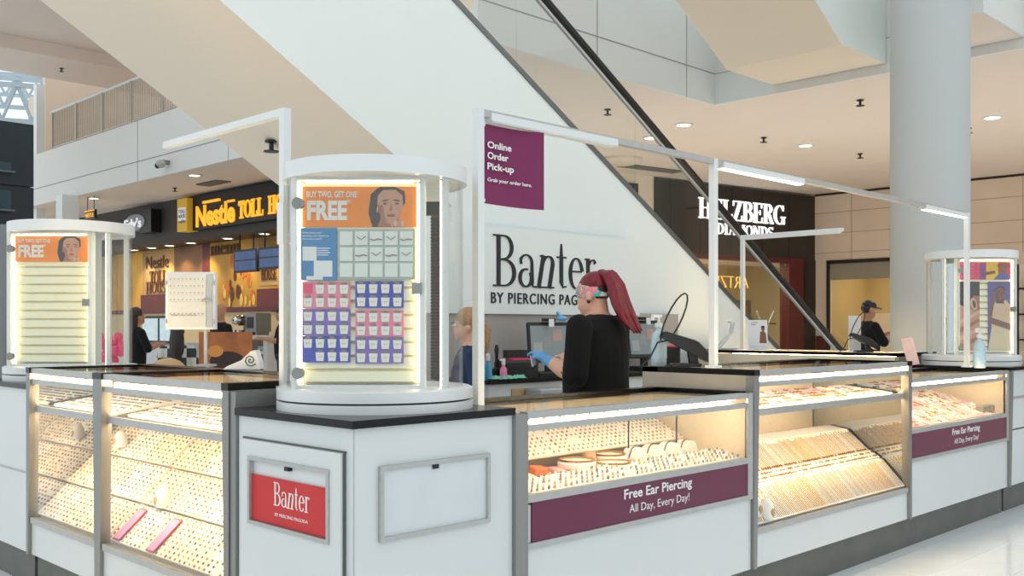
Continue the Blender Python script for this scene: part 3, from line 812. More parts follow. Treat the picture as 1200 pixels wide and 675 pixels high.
# door panel as a frame round the card window
ya, yb, za, zb = 3.212 - YK, 2.705 - YK, 0.662, 0.905
d = MB()
yz_box(d, yA, ya, 0.22, dz1, -0.02, 0.0); yz_box(d, yb, yB, 0.22, dz1, -0.02, 0.0)
yz_box(d, ya, yb, zb, dz1, -0.02, 0.0); yz_box(d, ya, yb, 0.22, za, -0.02, 0.0)
door = d.part('door', WHITE, cab)
g = MB(); yz_box(g, yA + .006, yB - .006, dz1, dz1 + .006, -0.006, 0.001); yz_box(g, yB - .003, yB, .2, dz1, -0.012, .001); yz_box(g, yA, yA + .003, .2, dz1, -.012, .001)
g.part('gap', KICK, cab)
fr = MB()
for a0, a1, c0, c1 in ((ya, ya - .014, za, zb), (yb + .014, yb, za, zb), (ya - .014, yb + .014, zb - .014, zb), (ya - .014, yb + .014, za, za + .014)):
    yz_box(fr, a0, a1, c0, c1, -0.026, -0.004)
fr.part('sign_frame', STEELH, door)
wb = MB(); yz_box(wb, ya - .014, yb + .014, za, zb, -0.006, -0.002); wb.part('sign_backing', WPLAS, door)
cl = MB(); yz_box(cl, (ya + yb) / 2 - .012, (ya + yb) / 2 + .012, zb - .03, zb - .016, -0.024, -0.006); cl.part('clip', BLACKP, door)
lk = MB(); lk.rings([[(x, yB + .035 + .013 * math.cos(2 * PI * q / 12), .47 + .02 * math.sin(2 * PI * q / 12)) for q in range(12)] for x in (-.034, -.02)]); lk.part('lock', STEEL, door)
rc = thing('red_card', 'red Banter card in the window of the cabinet door', 'sign', (XK - .012, YK, 0), 0)
rz0, rz1 = za + .016, za + .016 + 0.163
m = MB(); yz_box(m, ya - .016, yb + .016, rz0, rz1, -.003, 0); m.part('card', RED, rc)
tw_ = ya - yb
def left_face(mbt, y_left, z):                          # lettering for a face looking to -X
    mbt.v = [(yy - 0.0032, y_left - x, z + zz) for x, yy, zz in mbt.v]; return mbt
left_face(serif_mb('Banter', 0.082, 0.225, .11, .035, 0.001, italic=(2,)), ya - .16, rz0 + .068).part('lettering', WINK, rc)
left_face(text_mb('BY PIERCING PAGODA', 0.0115, 0.205, 0.0, 0.001), ya - .17, rz0 + .032).part('tagline', WINK, rc)
# --- empty card window on the face toward the right run
xa, xc, za2, zb2 = 1.983 - XK, 2.478 - XK, 0.668, 0.915
fr = MB()
for a0, a1, c0, c1 in ((xa, xa + .014, za2, zb2), (xc - .014, xc, za2, zb2), (xa + .014, xc - .014, zb2 - .014, zb2), (xa + .014, xc - .014, za2, za2 + .014)):
    fr.box(a0, a1, -0.014, 0.0, c0, c1)
fr.part('sign_frame', STEELH, cab)
boxpart('sign_backing', pm('grey_white_acrylic', (214, 220, 222), .25, var=.03), cab, xa + .014, xc - .014, -.004, .0005, za2 + .014, zb2 - .014)
boxpart('clip', BLACKP, cab, (xa + xc) / 2 - .02, (xa + xc) / 2 + .004, -.012, -.004, zb2 - .03, zb2 - .016)
MB().box(-.0015, .0015, -.0015, .0015, .19, 1.045).part('edge_seam', STEELH, cab)

cab2 = corner_cabinet('white corner cabinet under the empty lit dome at the edge of the view', (XK, 5.44, 0), over=(.018, 0, 0, .018))
boxpart('shadow_groove', STEELH, cab2, -0.003, 0.001, 0.03, .7, 0.60, 0.612)
cab3 = corner_cabinet('white corner cabinet under the far dome with portrait posters', (7.76, YK, 0), w=0.72, over=(0, .018, .018, 0))
boxpart('shadow_groove', STEELH, cab3, .1, .72, -0.004, 0.001, 0.83, 0.85)
boxpart('shadow_groove', SHADOWG, cab3, .1, .72, -0.003, 0.001, 0.60, 0.608)
mb = MB(); wedge(mb, 0.0, 1, .19, 1.04, .085, .035); mb.part('corner_post', STEEL, cab3)

# ------------------------------------------------------------------ display cases
def led_row(parent, x0, x1, y, z, n):
    me = MB().box(-.028, .028, -.008, .008, -.006, .006).mesh('led_bulb', LEDB)
    for k in range(n):
        o = link('led_bulb', me, parent); o.location = (x0 + (x1 - x0) * (k + .5) / n, y, z)

def tall_case(label, loc, rz, W, D=0.66, H=1.16, open_ends=()):
    t = thing('display_case', label, 'display case', loc, rz, 'tall display cases')
    boxpart('kick_panel', KICK, t, 0, W, 0.04, D, 0, 0.19)
    boxpart('base_panel', WHITE, t, 0.0, W, 0.0, D, 0.19, 0.36)
    boxpart('deck', CREAM, t, 0.03, W - .03, 0.03, D - .03, 0.36, 0.375)
    boxpart('back_panel', CREAM, t, 0.03, W - .03, D - .03, D, 0.36, H - .03)
    for s, x in ((1, 0.0), (-1, W)):
        mb = MB(); wedge(mb, x, s, .19, H - .028, .05, .028); mb.part('corner_post', STEEL, t)
        if s not in open_ends: boxpart('mirror_end', MIRROR, t, x + s * .02 if s > 0 else x - .023, x + .023 if s > 0 else x - .02, 0.03, D - .03, 0.376, H - .06)
        if s not in open_ends: boxpart('end_panel', pm('grey_beige_end', (176, 170, 160), .35, .5, var=.05) if 'grey_beige_end' not in MATS else MATS['grey_beige_end'], t, x if s > 0 else x - .02, x + .02 if s > 0 else x, 0.03, D, 0.36, H - .028)
        boxpart('end_cap', GRANITE, t, x - (.0 if s > 0 else .05), x + (.05 if s > 0 else .0), -.02, D, H - .028, H)
    boxpart('bottom_rail', STEELH, t, .04, W - .04, -.012, .012, .355, .385)
    boxpart('top_rail', STEELH, t, .05, W - .05, -.012, .03, H - .03, H - .004)
    boxpart('middle_rail', STEELH, t, .05, W - .05, -.008, .014, H - .085, H - .06)
    boxpart('back_rail', GRANITE, t, 0.0, W, D - .1, D, H - .026, H - .001)
    MB().box(.05, W - .05, 0.03, D - .1, H - .012, H - .006).part('top_glass', GLASST, t)
    MB().box(.04, W - .04, -.003, .003, .385, H - .06).part('front_glass', GLASS, t)
    sh = MB().box(.03, W - .03, 0.03, D - .2, .945, .953).part('glass_shelf', GLASS, t)
    MB().box(.045, W - .045, 0.014, .03, .930, .962).part('shelf_rail', STEELH, sh)
    MB().box(.06, W - .06, .034, .06, H - .06, H - .045).part('led_strip', LED, t)
    MB().box(.06, W - .06, .034, .056, .936, .944).part('led_strip', SHELFFILL, t)  # added strip, hidden behind the shelf rail to brighten the lower trays
    return t, wm(loc, rz), W

def low_case(label, loc, rz, W, D=0.6, H=1.05, text=True):
    t = thing('display_case', label, 'display case', loc, rz, 'low display cases')
    boxpart('kick_panel', KICK, t, 0, W, 0.04, D, 0, 0.19)
    boxpart('base_panel', WHITE, t, 0.0, W, 0.0, D, 0.19, 0.70)
    sp = MB().box(.03, W - .045, -.008, 0, .557, .71).part('sign_panel', PLUM, t)
    cx_ = W * 0.56
    for w_ in split_words(shift(text_mb('Free Ear Piercing', .042, .485, .016, .001), cx_ - .30, -.0085, .653), 3): w_.part('lettering', WINK, sp)
    for w_ in split_words(shift(text_mb('All Day, Every Day!', .036, .43, -.004, .001), cx_ - .265, -.0085, .592), 4): w_.part('lettering', WINK, sp)
    boxpart('deck', CREAM, t, 0.02, W - .02, 0.0, D - .03, 0.71, 0.722)
    boxpart('back_panel', CREAM, t, 0.02, W - .02, D - .03, D, 0.70, H - .03)
    for x0, x1 in ((0, .018), (W - .018, W)): boxpart('end_panel', CREAM, t, x0, x1, 0.02, D, .70, H - .03)
    boxpart('bottom_rail', STEELH, t, .0, W - .045, -.014, .0, .535, .557)
    boxpart('sill_rail', STEELH, t, .0, W - .045, -.014, .014, .71, .738)
    boxpart('top_rail', STEELH, t, .0, W - .045, -.012, .03, H - .026, H)
    boxpart('middle_rail', STEELH, t, .0, W - .045, -.008, .014, H - .072, H - .048)
    boxpart('side_rail', STEELH, t, W - .045, W, -.014, .0, .535, H)
    boxpart('back_rail', GRANITE, t, 0.0, W, D - .07, D, H - .02, H + .006)
    boxpart('end_rail', GRANITE, t, W - .03, W, .03, D - .07, H - .02, H + .006)
    MB().box(.0, W - .03, 0.03, D - .07, H - .012, H - .006).part('top_glass', GLASST, t)
    MB().box(.0, W - .045, -.003, .003, .738, H - .048).part('front_glass', GLASS, t)
    MB().box(.03, W - .12, .034, .056, H - .055, H - .042).part('led_strip', LED, t)
    led_row(t, .06, W - .06, .045, H - .03, 16)
    return t, wm(loc, rz), W

LA = tall_case('tall lit case of earring trays nearest the red card, left run', (XK, 4.545, 0), LEFT, 4.545 - 3.36, open_ends=(1,))
LB = tall_case('narrower tall lit case of earring trays beside the empty lit dome cabinet', (XK, 5.44, 0), LEFT, 5.44 - 4.545, open_ends=(-1,))
R1 = low_case('low glass case of rings with large plum Free Ear Piercing strip', (2.67, YK, 0), FRONT, 4.243 - 2.67)
R2 = tall_case('tall lit case of chains between the two plum strips', (4.245, YK, 0), FRONT, 6.06 - 4.245)
R3 = low_case('low far glass case with small plum Free Ear Piercing strip', (6.06, YK, 0), FRONT, 7.76 - 6.06)
# metal post between the corner cabinet and the low case
pt = MB(); pt.box(2.602, 2.668, YK - .018, YK + .05, .0, 1.045); pt.box(2.602, 2.668, YK + .05, YK + .62, 0, 1.045)
po = pt.part('metal_post', STEEL); tag(po, 'flat brushed metal post right of the blank white cabinet face', 'post')
pt = MB(); pt.box(XK - .012, XK + .05, 3.318, 3.358, 0, 1.13); pt.box(XK + .05, XK + .66, 3.318, 3.358, .0, 1.13)
po = pt.part('metal_post', STEEL); tag(po, 'flat brushed metal post left of the red card cabinet door', 'post')

# ------------------------------------------------------------------ jewellery inside the cases
def put(o, T, p, tilt=0.0, rz=0.0):
    o.matrix_world = T @ Matrix.Translation(Vector(p)) @ Matrix.Rotation(rz, 4, 'Z') @ Matrix.Rotation(tilt, 4, 'X')
ORD = ['first', 'second', 'third', 'fourth', 'fifth', 'sixth', 'seventh', 'eighth', 'ninth', 'tenth']
def stud_mesh(w, l, nx, ny, size, seed, hgt=.006, cols=(GEM, STUDL, GOLD), skip=.12, jit=.0):
    rnd = random.Random(seed); mb = MB()
    for i in range(nx):
        for j in range(ny):
            if rnd.random() < skip: continue
            x = w * (i + .5) / nx; y = l * (j + .5) / ny
            s = size * rnd.uniform(.7, 1.25)
            mb.box(x - s * .45, x + s * .45, y - s * 1.1, y + s * 1.1, .012, .012 + hgt, rnd.choice((0, 0, 1, 2)) if len(cols) == 3 else 0)
    return mb.mesh('earrings', list(cols))
def chain_mesh(w, l, n, seed, cols=(GOLD, SILVER)):
    rnd = random.Random(seed); mb = MB()
    for i in range(n):
        x = w * (i + .5) / n; s = .0032 * rnd.uniform(.6, 1.4)
        mb.box(x - s / 2, x + s / 2, l * .04, l * rnd.uniform(.85, .97), .012, .015, rnd.choice((0, 0, 1)))
    return mb.mesh('chains', list(cols))
_pads = {}
def pad_mesh(w, l, mat, th=.012):
    k = (round(w, 3), round(l, 3), mat.name, th)
    if k not in _pads: _pads[k] = MB().bev(.002, w - .002, 0.0, l, 0, th, .003).mesh('pad', mat)
    return _pads[k]
def tray(T, p, tilt, w, l, mat, extra, label, cat='tray', name='earring_tray', grp=None, en='earrings'):
    t = thing(name, label, cat, (0, 0, 0), 0, grp)
    put(t, T, p, tilt)
    link('pad', pad_mesh(w, l, mat), t)
    if extra is not None: link(en, extra, t, kind='stuff')
    return t
TIER = ['lowest', 'middle', 'top']
def fill_left(case, desc, n, seed):
    t, T, W = case
    w = (W - .02) / n; l = .208
    MB().add([(0, .04, .372), (W, .04, .372), (W, .50, .842), (0, .50, .842), (0, .06, .372), (W, .06, .372), (W, .52, .842), (0, .52, .842)], [(0, 1, 2, 3), (7, 6, 5, 4), (0, 1, 5, 4), (3, 2, 6, 7), (0, 3, 7, 4), (1, 2, 6, 5)]).part('slope_board', CREAM, t)
    lib = [stud_mesh(w, l, 7, 9, .0046, seed + k) for k in range(3)]
    for k in range(3):
        for i in range(n):
            y = .035 + .15 * k; z = .39 + .152 * k
            lb = f'{ORD[i]} ivory earring tray, {TIER[k]} tier, {desc}'
            tray(T, (.01 + i * w, y, z), R(42), w, l, PAD if (i + k) % 3 else PADW, lib[(i + k) % 3], lb, grp='earring trays in the ' + desc)
    ns = 3 if W > 1 else 2
    ws = (W - .12) / ns
    lib = [stud_mesh(ws, .3, 12, 6, .006, seed + 9 + k, cols=(GEM, SILVER, GOLD)) for k in range(2)]
    for i in range(ns):
        tray(T, (.06 + i * ws, .1, .956), R(8), ws, .3, PADW, lib[i % 2], f'{ORD[i]} white jewellery pad on the glass shelf, {desc}', name='jewellery_pad', grp='shelf pads in the ' + desc)
fill_left(LA, 'tall case nearest the red card', 4, 11)
fill_left(LB, 'tall case beside the empty dome', 3, 31)
# rings of pink cards and two bust displays in the near tall case
LPINK = pm('lilac_pink_card', (214, 150, 196), .5, var=.03)
CRIM = pm('crimson_border', (170, 40, 70), .5)
for k, (x, y, lb) in enumerate(((.06, .036, 'lilac price card by the middle post in the left tall case'), (.40, .036, 'lilac price card with crimson border among lowest tier trays'))):
    t, T, W = LA
    c = thing('price_card', lb, 'card'); put(c, T, (x, y, .396), R(42))
    link('border', MB().box(0, .075, 0, .18, .014, .018).mesh('border', CRIM), c)
    link('face', MB().box(.006, .069, .006, .174, .018, .0195).mesh('face', LPINK), c)
def bust(T, p, lb, grp=None, s=1.0):
    c = thing('ring_stand', lb, 'ring stand', (0, 0, 0), 0, grp); put(c, T, p)
    link('cushion', MB().lathe([(.032 * s, 0), (.036 * s, .02 * s), (.03 * s, .06 * s), (.012 * s, .085 * s)], 14).mesh('cushion', PADW, True), c)
    link('rings', MB().ball((0, -.03 * s, .03 * s), .014 * s, .01 * s, .02 * s, 8, 6).mesh('rings', TANP), c)
bust(LA[1], (.22, .19, .55), 'small cream cone with tan rings by the post in left tall case', s=1.1)
bust(LA[1], (.96, .18, .545), 'cream cone with brown rings near the red card case end', s=1.3)
bust(LB[1], (.3, .35, .74), 'round cream stand high in the narrow tall case', s=1.0)

# --- tall case of chains
t, T, W = R2
n = 4; w = (W - .08) / n
for k, (y, z, l, tilt) in enumerate(((.016, .388, .215, R(46)), (.235, .575, .21, R(40)))):
    lib = [chain_mesh(w, l, 26, 50 + q + 5 * k) for q in range(2)]
    for i in range(n):
        tray(T, (.04 + i * w, y, z), tilt, w, l, PAD if (i + k) % 2 else PADW, lib[i % 2], f'{ORD[i]} chain board along the {"lower" if k == 0 else "upper"} slope of the chain case', 'chain board', 'chain_board', 'chain boards in the tall chain case', 'chains')
    yy = y + l * math.cos(tilt); zz = z + l * math.sin(tilt)
    for i in range(n):
        tray(T, (.04 + i * w, yy + .002, zz - .005), R(10), w, .115, PADW, None, f'{ORD[i]} plain white ledge pad above the {"lower" if k == 0 else "upper"} chain boards', 'pad', 'ledge_pad', 'ledge pads in the tall chain case')
    boxpart('tier_riser', CREAM, t, .04, W - .04, yy + .02, yy + .03, .38, zz - .012)
lib = [stud_mesh(w, .1, 22, 3, .006, 77, cols=(GOLD,))]
for i in range(n):
    tray(T, (.04 + i * w, .172, .548), R(30), w, .075, PADW, lib[0], f'{ORD[i]} narrow pendant strip between the chain slopes', 'pendant strip', 'pendant_strip', 'pendant strips in the tall chain case', 'pendants')
for i in range(4):
    ws = (W - .12) / 4
    tray(T, (.06 + i * ws, .08, .956), R(6), ws, .32, PADW if i % 2 else PADP, stud_mesh(ws, .32, 10, 5, .012, 90 + i, cols=(GOLD, PADP, TANP), skip=.4), f'{ORD[i]} pale jewellery pad on the glass shelf over the chains', name='jewellery_pad', grp='shelf pads over the chains')
for q, (x, y, z) in enumerate(((.1, .045, .43), (.19, .03, .405), (.09, .1, .49))):
    bust(T, (x, y, z), ('small white cone low by the post of the chain case', 'front white cone at the chain case glass', 'upper white cone by the post of the chain case')[q], s=1.2)

# --- low case of rings
t, T, W = R1
def ring_rows(w, l, nx, ny, seed, cols, size=.013):
    rnd = random.Random(seed); mb = MB()
    for i in range(nx):
        for j in range(ny):
            x = w * (i + .5) / nx; y = l * (j + .5) / ny
            s = size * rnd.uniform(.8, 1.2)
            c = rnd.choice(range(len(cols)))
            mb.lathe([(s * .5, .012), (s * .55, .018), (s * .3, .026)], 6, x, y, c)
    return mb.mesh('rings', list(cols))
n = 5; w = (W - .1) / n
lib = [ring_rows(w, .15, 9, 5, 100 + k, (GEM, SILVER, STUDL, STUDL, PADW), .011) for k in range(3)]
for i in range(n):
    tray(T, (.05 + i * w, .02, .725), R(12), w, .15, PADW, lib[i % 3], f'{ORD[i]} ring tray from the metal post along the low case front glass', name='ring_tray', grp='front ring trays', en='rings')
for i in range(n):
    tray(T, (.05 + i * w, .36, .80), R(26), w, .2, PAD, stud_mesh(w, .2, 9, 7, .005, 140 + i, cols=(STUDL, SILVER, GOLD)), f'{ORD[i]} back earring tray from the corner post in the low ring case', grp='back earring trays in the low ring case')
LON = pm('pale_rose_box', (240, 176, 176), .6, var=.03)
ORB = pm('orange_box', (236, 122, 62), .5, var=.04)
YELP = pm('pale_yellow_pad', (246, 232, 182), .8, var=.03)
def long_box(T, p, rz, w, l, h, mat, lb, name='display_bar', cat='display bar'):
    o = MB().bev(0, w, 0, l, 0, h, min(.006, h * .4)).part(name, mat); tag(o, lb, cat); put(o, T, p, 0, rz); return o
long_box(T, (.10, .19, .735), R(-28), .05, .17, .03, YELP, 'pale yellow display bar near the corner post')
long_box(T, (.20, .19, .735), R(-28), .05, .17, .03, YELP, 'pale yellow display bar beside the orange box')
long_box(T, (.30, .23, .75), R(-28), .055, .10, .035, ORB, 'small orange box among the rings', 'gift_box', 'box')
long_box(T, (.40, .18, .735), R(-28), .05, .19, .028, LON, 'pale rose display bar beside the orange box')
long_box(T, (.48, .17, .735), R(-28), .05, .19, .028, LON, 'pale rose display bar nearer the round ring pads')
for q, (x, y, s) in enumerate(((.60, .27, .085), (.74, .18, .085), (.86, .3, .08))):
    c = thing('bangle_pad', ('round cream bangle pad behind the rose bars', 'round cream bangle pad at the front beside ring trays', 'round cream bangle pad left of the bracelet stands')[q], 'bangle pad'); put(c, T, (x, y, .728 + (.03 if q != 1 else .015)))
    link('disc', MB().lathe([(s, 0), (s, .02), (s * .9, .028)], 24).mesh('disc', PADW, True), c)
    link('bangle', MB().ring_lathe([(s * .85, .028), (s * .93, .028), (s * .93, .036), (s * .85, .036)], 28).mesh('bangle', GOLD), c)
bb = thing('bracelet_roll', 'tan beaded bracelet roll standing between the bangle pads', 'bracelet roll'); put(bb, T, (.72, .3, .735))
link('roll', MB().lathe([(.03, 0), (.036, .03), (.028, .075)], 12).mesh('roll', TANP, True), bb)
link('beads', MB().ring_lathe([(.034, .02), (.042, .026), (.034, .034)], 16).mesh('beads', GOLD), bb)
for q in range(4):
    x = .97 + .135 * q
    c = thing('bracelet_stand', f'{ORD[q]} curved cream bracelet stand toward the metal end post', 'bracelet stand', (0, 0, 0), 0, 'bracelet stands'); put(c, T, (x, .24, .735))
    link('cushion', MB().prism_y([(.0, 0), (.1, 0), (.1, .03), (.08, .065), (.05, .075), (.02, .065), (0, .03)], 0, .075).mesh('cushion', PADW), c)
    link('chain', MB().prism_y([(-.001, .028), (.02, .066), (.05, .077), (.08, .066), (.101, .028), (.101, .033), (.08, .071), (.05, .082), (.02, .071), (-.001, .033)], .03, .036).mesh('chain', GOLD if q % 2 else SILVER), c)
for q in range(2):
    c = thing('hanging_clip', ('dark hanging clip in the middle of the low ring case', 'dark hanging clip near the end of the low ring case')[q], 'clip'); put(c, T, (1.0 + .38 * q, .3, .86))
    link('stem', MB().tube([(0, 0, -.12), (0, 0, .05), (.008, 0, .1), (.02, 0, .105)], .004, 6).mesh('stem', BLACKP), c)
    link('foot', MB().lathe([(.02, -.125), (.02, -.118)], 10).mesh('foot', BLACKP), c)

# --- far low case
t, T, W = R3
n = 5; w = (W - .1) / n
for r_ in range(2):
    for i in range(n):
        tray(T, (.05 + i * w, .03 + .26 * r_, .73 + .075 * r_), R(18), w, .24, (PADP, PADW, PAD)[(i + r_) % 3], stud_mesh(w, .24, 7, 6, .014, 200 + i + 9 * r_, cols=(PADP, GOLD, LON), skip=.35), f'{ORD[i]} pinkish jewellery tray, {"front" if r_ == 0 else "back"} row of the far low case', name='jewellery_tray', grp='trays in the far low case')
for q in range(3):
    long_box(T, (W - .32 + .085 * q, .05, .73), 0, .05, .06, .07, pm('grey_green_box', (150, 146, 128), .6) if 'grey_green_box' not in MATS else MATS['grey_green_box'], f'{ORD[q]} small grey box at the end of the far low case', 'watch_box', 'box')

# ------------------------------------------------------------------ far run and back counter of the kiosk
fc = tall_case('tall case on the far side of the kiosk holding card terminal', (8.45, 3.4, 0), R(90), 2.0, D=0.72)
bc = thing('back_counter', 'white service counter with black top below the Banter wall panel', 'counter', (4.75, 4.98, 0), 0)
boxpart('body', WHITE, bc, 0, 2.9, 0, .53, 0, .97)
boxpart('worktop', GRANITE, bc, -.02, 2.92, -.03, .54, .97, 1.0)
boxpart('wood_front', TANP, bc, .22, .72, -.01, .0, .70, .93)
boxpart('wood_front', TANP, bc, .22, .72, -.01, .0, .40, .66)
gcol = pm('kiosk_back_wall', (176, 170, 164), .6, var=.03)
kb = struct('wall_back', MB().box(4.6, 7.75, 5.53, 5.58, 0, 1.49), gcol, 'grey kiosk back wall below the Banter panel')
sp = thing('wall_sign', 'pale wall panel with large black Banter lettering behind the worker', 'sign', (0, 5.50, 0))
boxpart('panel', WPAINT, sp, 4.62, 7.12, 0, .04, 1.47, 2.145)
halo = shift(serif_mb('Banter', .40, 6.51 - 5.28, .105, .032, .004, .026, italic=(2,)), 5.28, 0, 1.683)
halo.part('letter_backing', WINK, sp)
shift(serif_mb('Banter', .40, 6.51 - 5.28, .105, .032, .012, 0, italic=(2,)), 5.28, 0, 1.683).part('lettering', INK, sp)
for w_ in split_words(shift(text_mb('BY PIERCING PAGODA', .088, 6.55 - 5.27, .004, .008, space=1.15), 5.27, 0, 1.553), 3): w_.part('tagline', INK, sp)
for q, px in enumerate((717, 741)):
    x = X_at(px, YW)
    h = thing('wall_hook', ('small white hook nearer the Banter lettering on the escalator wall', 'small white hook farther from the Banter lettering on the escalator wall')[q], 'hook', (x, YW, z_at(px, 299, x, YW)), 0, 'wall hooks')
    MB().box(-.02, .02, -.01, 0, -.03, .03).part('plate', VG, h)
    MB().tube([(0, -.01, .0), (0, -.05, -.01), (0, -.06, .02)], .007, 6).part('prong', VG, h)

# ------------------------------------------------------------------ light frames over the counters
def light_pole(label, x, y, z0, z1, arms, group='light poles'):
    t = thing('light_frame', label, 'light frame', (x, y, z0), 0, group)
    h = z1 - z0
    boxpart('foot', WMETAL, t, -.03, .03, -.03, .03, 0, .012)
    boxpart('pole', WMETAL, t, -.0165, .0165, -.0165, .0165, .0, h)
    for a in arms:
        dx, dy, L, lit, beam = a
        ux, uy = dx, dy
        def bar(name, s0, s1, hw, zz0, zz1, mat):
            x0, x1 = sorted((ux * s0 - abs(uy) * hw, ux * s1 + abs(uy) * hw)); y0, y1 = sorted((uy * s0 - abs(ux) * hw, uy * s1 + abs(ux) * hw))
            return boxpart(name, mat, t, x0, x1, y0, y1, zz0, zz1)
        bar('arm', 0, L, .016, h - .028, h, beam)
        for (s0, s1, on) in lit:
            bar('light_housing', s0, s1, .024, h - .04, h - .01, WMETAL)
            bar('light_bar', s0 + .01, s1 - .01, .019, h - .045, h - .038, LEDW if on else WPLAS)
    return t
ZB = 2.215
YP = 2.82
p1x, p2x, p3x = X_at(560.5, YP), X_at(836, YP), X_at(1133, YP)
light_pole('white light pole right of the front dome holding the plum banner', p1x, YP, 1.05, ZB, [(1, 0, p2x - p1x - .02, [(0.05, .83, 0)], STEELH)])
light_pole('white light pole standing on the chain case in the middle', p2x, YP, 1.164, ZB, [(1, 0, p3x - p2x - .02, [(.06, .88, 1), (2.55, p3x - p2x - .03, 1)], STEELH)])
light_pole('white light pole in front of the far poster dome', p3x, YP, 1.072, ZB, [])
lp = light_pole('white light pole and arm left of the front dome', 2.1, Y_at(334, 2.1), 1.13, ZB, [(0, 1, 1.0, [], WMETAL)])
boxpart('pole_sleeve', WMETAL, lp, -.022, .022, -.022, .022, 0.56, .72)
light_pole('white light pole and arm on the far side of the kiosk', 7.99, 4.98, 1.164, ZB, [(0, -1, .98, [(.02, .96, 0)], WMETAL)])
# plum banner on the first pole
bn = thing('hanging_banner', 'plum Online Order Pick-up banner hung beside the light pole', 'banner', (p1x + .018, YP + .0, 0), 0)
bz1 = z_at(563, 143, p1x, YP); bz0 = z_at(563, 237, p1x, YP)
bw_ = .335
mb = MB(); rs = []
for i in range(11):
    u = i / 10
    y = .012 * math.sin(u * 3.0) - (.02 * max(0, u - .75) * 4)
    rs.append([(u * bw_, y, bz0 - .003 * u), (u * bw_, y, bz1 + .004 * u), (u * bw_, y + .003, bz1 + .004 * u), (u * bw_, y + .003, bz0 - .003 * u)])
mb.rings(rs).part('sheet', PLUMB, bn)
bh = bz1 - bz0
for s, hh, zz, w_, bo in (('Online', .027, .70, .132, .02), ('Order', .027, .565, .115, .02), ('Pick-up', .027, .43, .146, .02), ('Grab your order here.', .015, .28, .25, .012)):
    shift(text_mb(s, hh, w_, bo, .001), .028, -.003, bz0 + bh * zz).part('lettering', WINK, bn)
for z in (bz0 + .004, bz1 - .012): boxpart('clip', WMETAL, bn, -.006, .012, -.008, .008, z, z + .012)

